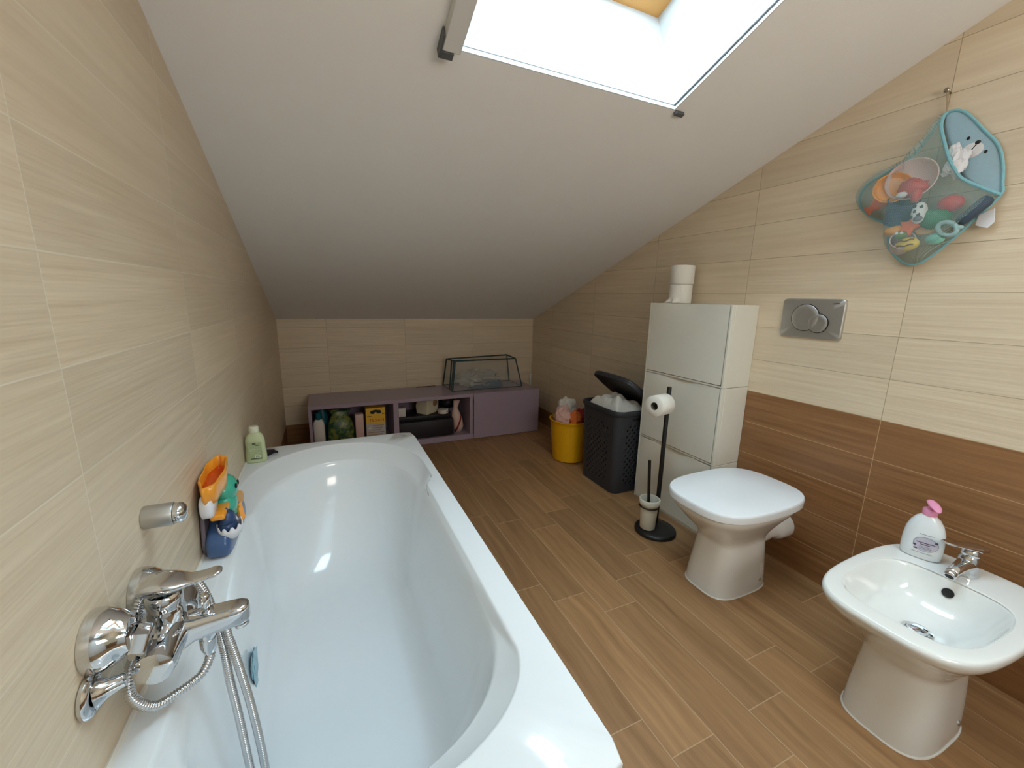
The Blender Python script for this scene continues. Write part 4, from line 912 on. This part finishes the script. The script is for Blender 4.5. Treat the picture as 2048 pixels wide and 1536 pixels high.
part(bg_, 'hanging_loop', MB().tube(cat([(XB-.002, .757, 1.782), (W-.016, .7605, 1.815), (W-.018, .764, 1.852), (W-.022, .766, 1.852), (W-.016, .762, 1.815), (XB-.004, .758, 1.782)], 6), .0014, 8), 'cord')
fc = part(bg_, 'printed_face', MB().ball((XB-.0024, .678, 1.652), (.0006, .026, .022)), 'zebra', 'white printed animal muzzle')
for y, z, ry, rz in ((.668, 1.672, .0065, .0055), (.692, 1.690, .004, .005), (.646, 1.640, .004, .005)): part(bg_, 'print', MB().ball((XB-.0030, y, z), (.0006, ry, rz)), 'blackp', under=fc)
part(bg_, 'print', MB().tube([(XB-.0034, .669, 1.669), (XB-.0034, .684, 1.645)], .0012, 6), 'blackp', under=fc)
def toy(name, mb, mats, label, cat_='toy', **k): return single(name, mb, mats, label, cat_, 'toys in the net bag', **k)
def XT(x, y, z, rx=0, ry=0, rz=0, s=1.0): return Matrix.Translation((x, y, z)) @ Matrix.Rotation(R(rz), 4, 'Z') @ Matrix.Rotation(R(ry), 4, 'Y') @ Matrix.Rotation(R(rx), 4, 'X') @ Matrix.Scale(s, 4)
TXp = W-.048
toy('play_bowl', MB().lathe([(.018, .0), (.045, .006), (.060, .022), (.066, .040), (.063, .041), (.056, .024), (.040, .010), (0, .008)], 40, X=XT(W-.030, .800, 1.585, ry=-82, rz=12)), 'pinkwhite', 'pale pink play bowl at the top of the toys in the net bag', sharp=40)
toy('play_dish', MB().lathe([(.0, .0), (.036, .003), (.048, .014), (.052, .022), (.049, .023), (.040, .010), (0, .006)], 36, X=XT(W-.060, .842, 1.565, ry=-75, rz=25)), 'toy_orange', 'orange round dish beside the red toy in the net bag', sharp=40)
toy('toy_fish', MB().loft([[(0, y+hy*cos(t), hz*sin(t)) if False else (hx*cos(t), y, hz*sin(t)) for t in [2*pi*i/20 for i in range(20)]] for y, hx, hz in ((-.045, .002, .004), (-.036, .010, .014), (-.015, .018, .024), (.010, .018, .022), (.030, .008, .010), (.037, .004, .014), (.046, .003, .020))], X=XT(W-.052, .874, 1.535, rx=-35)), 'fish', 'vermilion rubber fish in the outer corner of the net bag', sharp=0)
toy('toy_shell', MB().ball((TXp-.018, .783, 1.560), (.026, .038, .030), wob=.25, seed=21, n=32).ball((TXp-.030, .765, 1.535), (.016, .014, .024), wob=.2, seed=3), 'red', 'shiny red toy in front of the pale pink bowl', sharp=0)
toy('toy_ghost', MB().ball((TXp-.040, .800, 1.540), (.010, .015, .010), wob=.15, n=20), 'toy_white', 'small white toy in front of the shiny red one', sharp=0)
toy('toy_bucket', MB().loft([[(.034*k*cos(t), .042*k*sin(t), z) for t in [2*pi*i/32 for i in range(32)]] for k, z in ((.8, -.04), (1.0, .035), (1.06, .040), (.94, .040), (.75, -.03))], X=XT(TXp-.005, .812, 1.492, rx=20, ry=-30)), 'toy_navy', 'navy blue cup shaped toy in the net bag', sharp=40)
zb = thing('toy_cow', (TXp-.02, .752, 1.45), 'black and white patched animal toy in the net bag', 'toy', 'toys in the net bag')
part(zb, 'body', MB().ball((TXp-.020, .752, 1.478), (.020, .020, .034), n=28), 'zebra', sharp=0)
for i, (a, b) in enumerate(((.760, 1.498), (.744, 1.494), (.756, 1.482), (.763, 1.466), (.746, 1.470))): part(zb, 'patch', MB().ball((TXp-.0375+.0035*(i % 2), a, b), (.004, .0048, .0055), wob=.4, seed=i), 'blackp')
part(zb, 'muzzle', MB().ball((TXp-.036, .746, 1.458), (.008, .012, .009)), 'toy_grey')
toy('toy_ball', MB().ball((TXp+.004, .688, 1.498), (.026, .032, .026), n=28), 'red', 'pinkish red ball above the green toy in the net bag', sharp=0)
toy('toy_frog', MB().ball((TXp+.0, .715, 1.455), (.026, .040, .030), wob=.2, seed=8, n=32).ball((TXp-.014, .73, 1.470), (.012, .014, .014), n=16), 'green', 'dark green rubber toy in the middle of the net bag', sharp=0)
t = thing('toy_net_scoop', (TXp, .63, 1.43), 'slate fishing scoop with grey ring along the lower edge of the net bag', 'toy', 'toys in the net bag')
def capsule(a, b, r_): 
    a, b = Vector(a), Vector(b); return MB().tube([a, a.lerp(b, .04), a.lerp(b, .15), a.lerp(b, .5), a.lerp(b, .85), a.lerp(b, .96), b], [r_*.3, r_*.75, r_, r_, r_, r_*.75, r_*.3], 16)
part(t, 'handle', capsule((W-.045, .600, 1.500), (W-.060, .655, 1.432), .017), 'scoop', sharp=0)
part(t, 'ring', MB().tube([Matrix.Translation((W-.074, .672, 1.418)) @ Matrix.Rotation(R(38), 4, 'X') @ Vector((0, .026*cos(2*pi*i/32), .017*sin(2*pi*i/32))) for i in range(32)], .0065, 10, True), 'ring')
part(t, 'knob', MB().ball((W-.072, .645, 1.418), (.008, .010, .007)), 'ring')
toy('toy_drop', MB().ball((TXp-.014, .700, 1.392), (.016, .024, .017), n=24, X=None), 'aqua', 'aqua rounded toy near the bottom edge of the net bag', sharp=0)
toy('toy_starfish', MB().prism([((.034 if i % 2 == 0 else .017)*cos(2*pi*i/10), (.034 if i % 2 == 0 else .017)*sin(2*pi*i/10)) for i in range(10)], 0, .016, X=aim((TXp-.004, .775, 1.438), (-1, .1, .2))), 'fish', 'orange star shaped toy below the navy cup', bev=.004)
toy('toy_crab', MB().ball((TXp-.002, .818, 1.432), (.016, .028, .018), wob=.2, seed=4, n=28), 'toy_orange', 'amber toy at the side seam of the net bag', sharp=0)
gh = thing('toy_caterpillar', (TXp-.02, .785, 1.37), 'yellow striped toy with olive green head at the bottom of the net bag', 'toy', 'toys in the net bag')
hd = part(gh, 'head', MB().ball((TXp-.034, .783, 1.412), (.014, .017, .014)), 'olive', sharp=0)
for y in (.790, .776): part(gh, 'eye', MB().ball((TXp-.047, y, 1.417), (.003, .0048, .0048)), 'toy_white', under=hd)
bo2 = part(gh, 'body', MB().ball((TXp-.022, .766, 1.382), (.020, .032, .022), n=28), 'lemon', sharp=0)
for z in (1.374, 1.390): part(gh, 'stripe', MB().tube(cat([(TXp-.0425, .788, z-.004), (TXp-.045, .776, z+.002), (TXp-.0445, .764, z-.001), (TXp-.043, .750, z+.005), (TXp-.040, .742, z+.004)], 5), .0022, 6), 'brown_line', under=bo2)
toy('toy_cup', MB().lathe([(0, 0), (.024, .001), (.032, .03), (.034, .05), (.031, .05), (.026, .01), (0, .006)], 32, X=XT(TXp+.012, .800, 1.372, ry=-60, rz=30)), 'pinkwhite', 'pale pink cup at the very bottom of the net bag', sharp=40)
toy('toy_boat', MB().prism([(-.03, .0), (.0, .028), (.028, .002), (.012, -.014), (-.018, -.014)], 0, .014, X=aim((TXp+.012, .735, 1.425), (-1, 0, 0))), 'toy_tan', 'tan angular toy between the green and aqua toys', bev=.003)
toy('crumpled_tissue', MB().ball((W-.030, .702, 1.622), (.013, .026, .040), wob=.6, seed=17, n=40, freq=1.3).ball((W-.034, .712, 1.660), (.008, .014, .018), wob=.5, seed=19, n=20, freq=1.3), 'toy_white', 'crumpled white ribbon toy poking out of the bag opening', sharp=25)
single('paper_tag', MB().prism([(-.020, .016), (.012, .030), (.018, -.010), (.006, -.026), (-.022, -.014)], 0, .004, X=aim((W-.020, .606, 1.440), (-1, 0, 0))), 'toy_white', 'white plastic piece sticking out behind the net bag', 'toy', bev=.001)
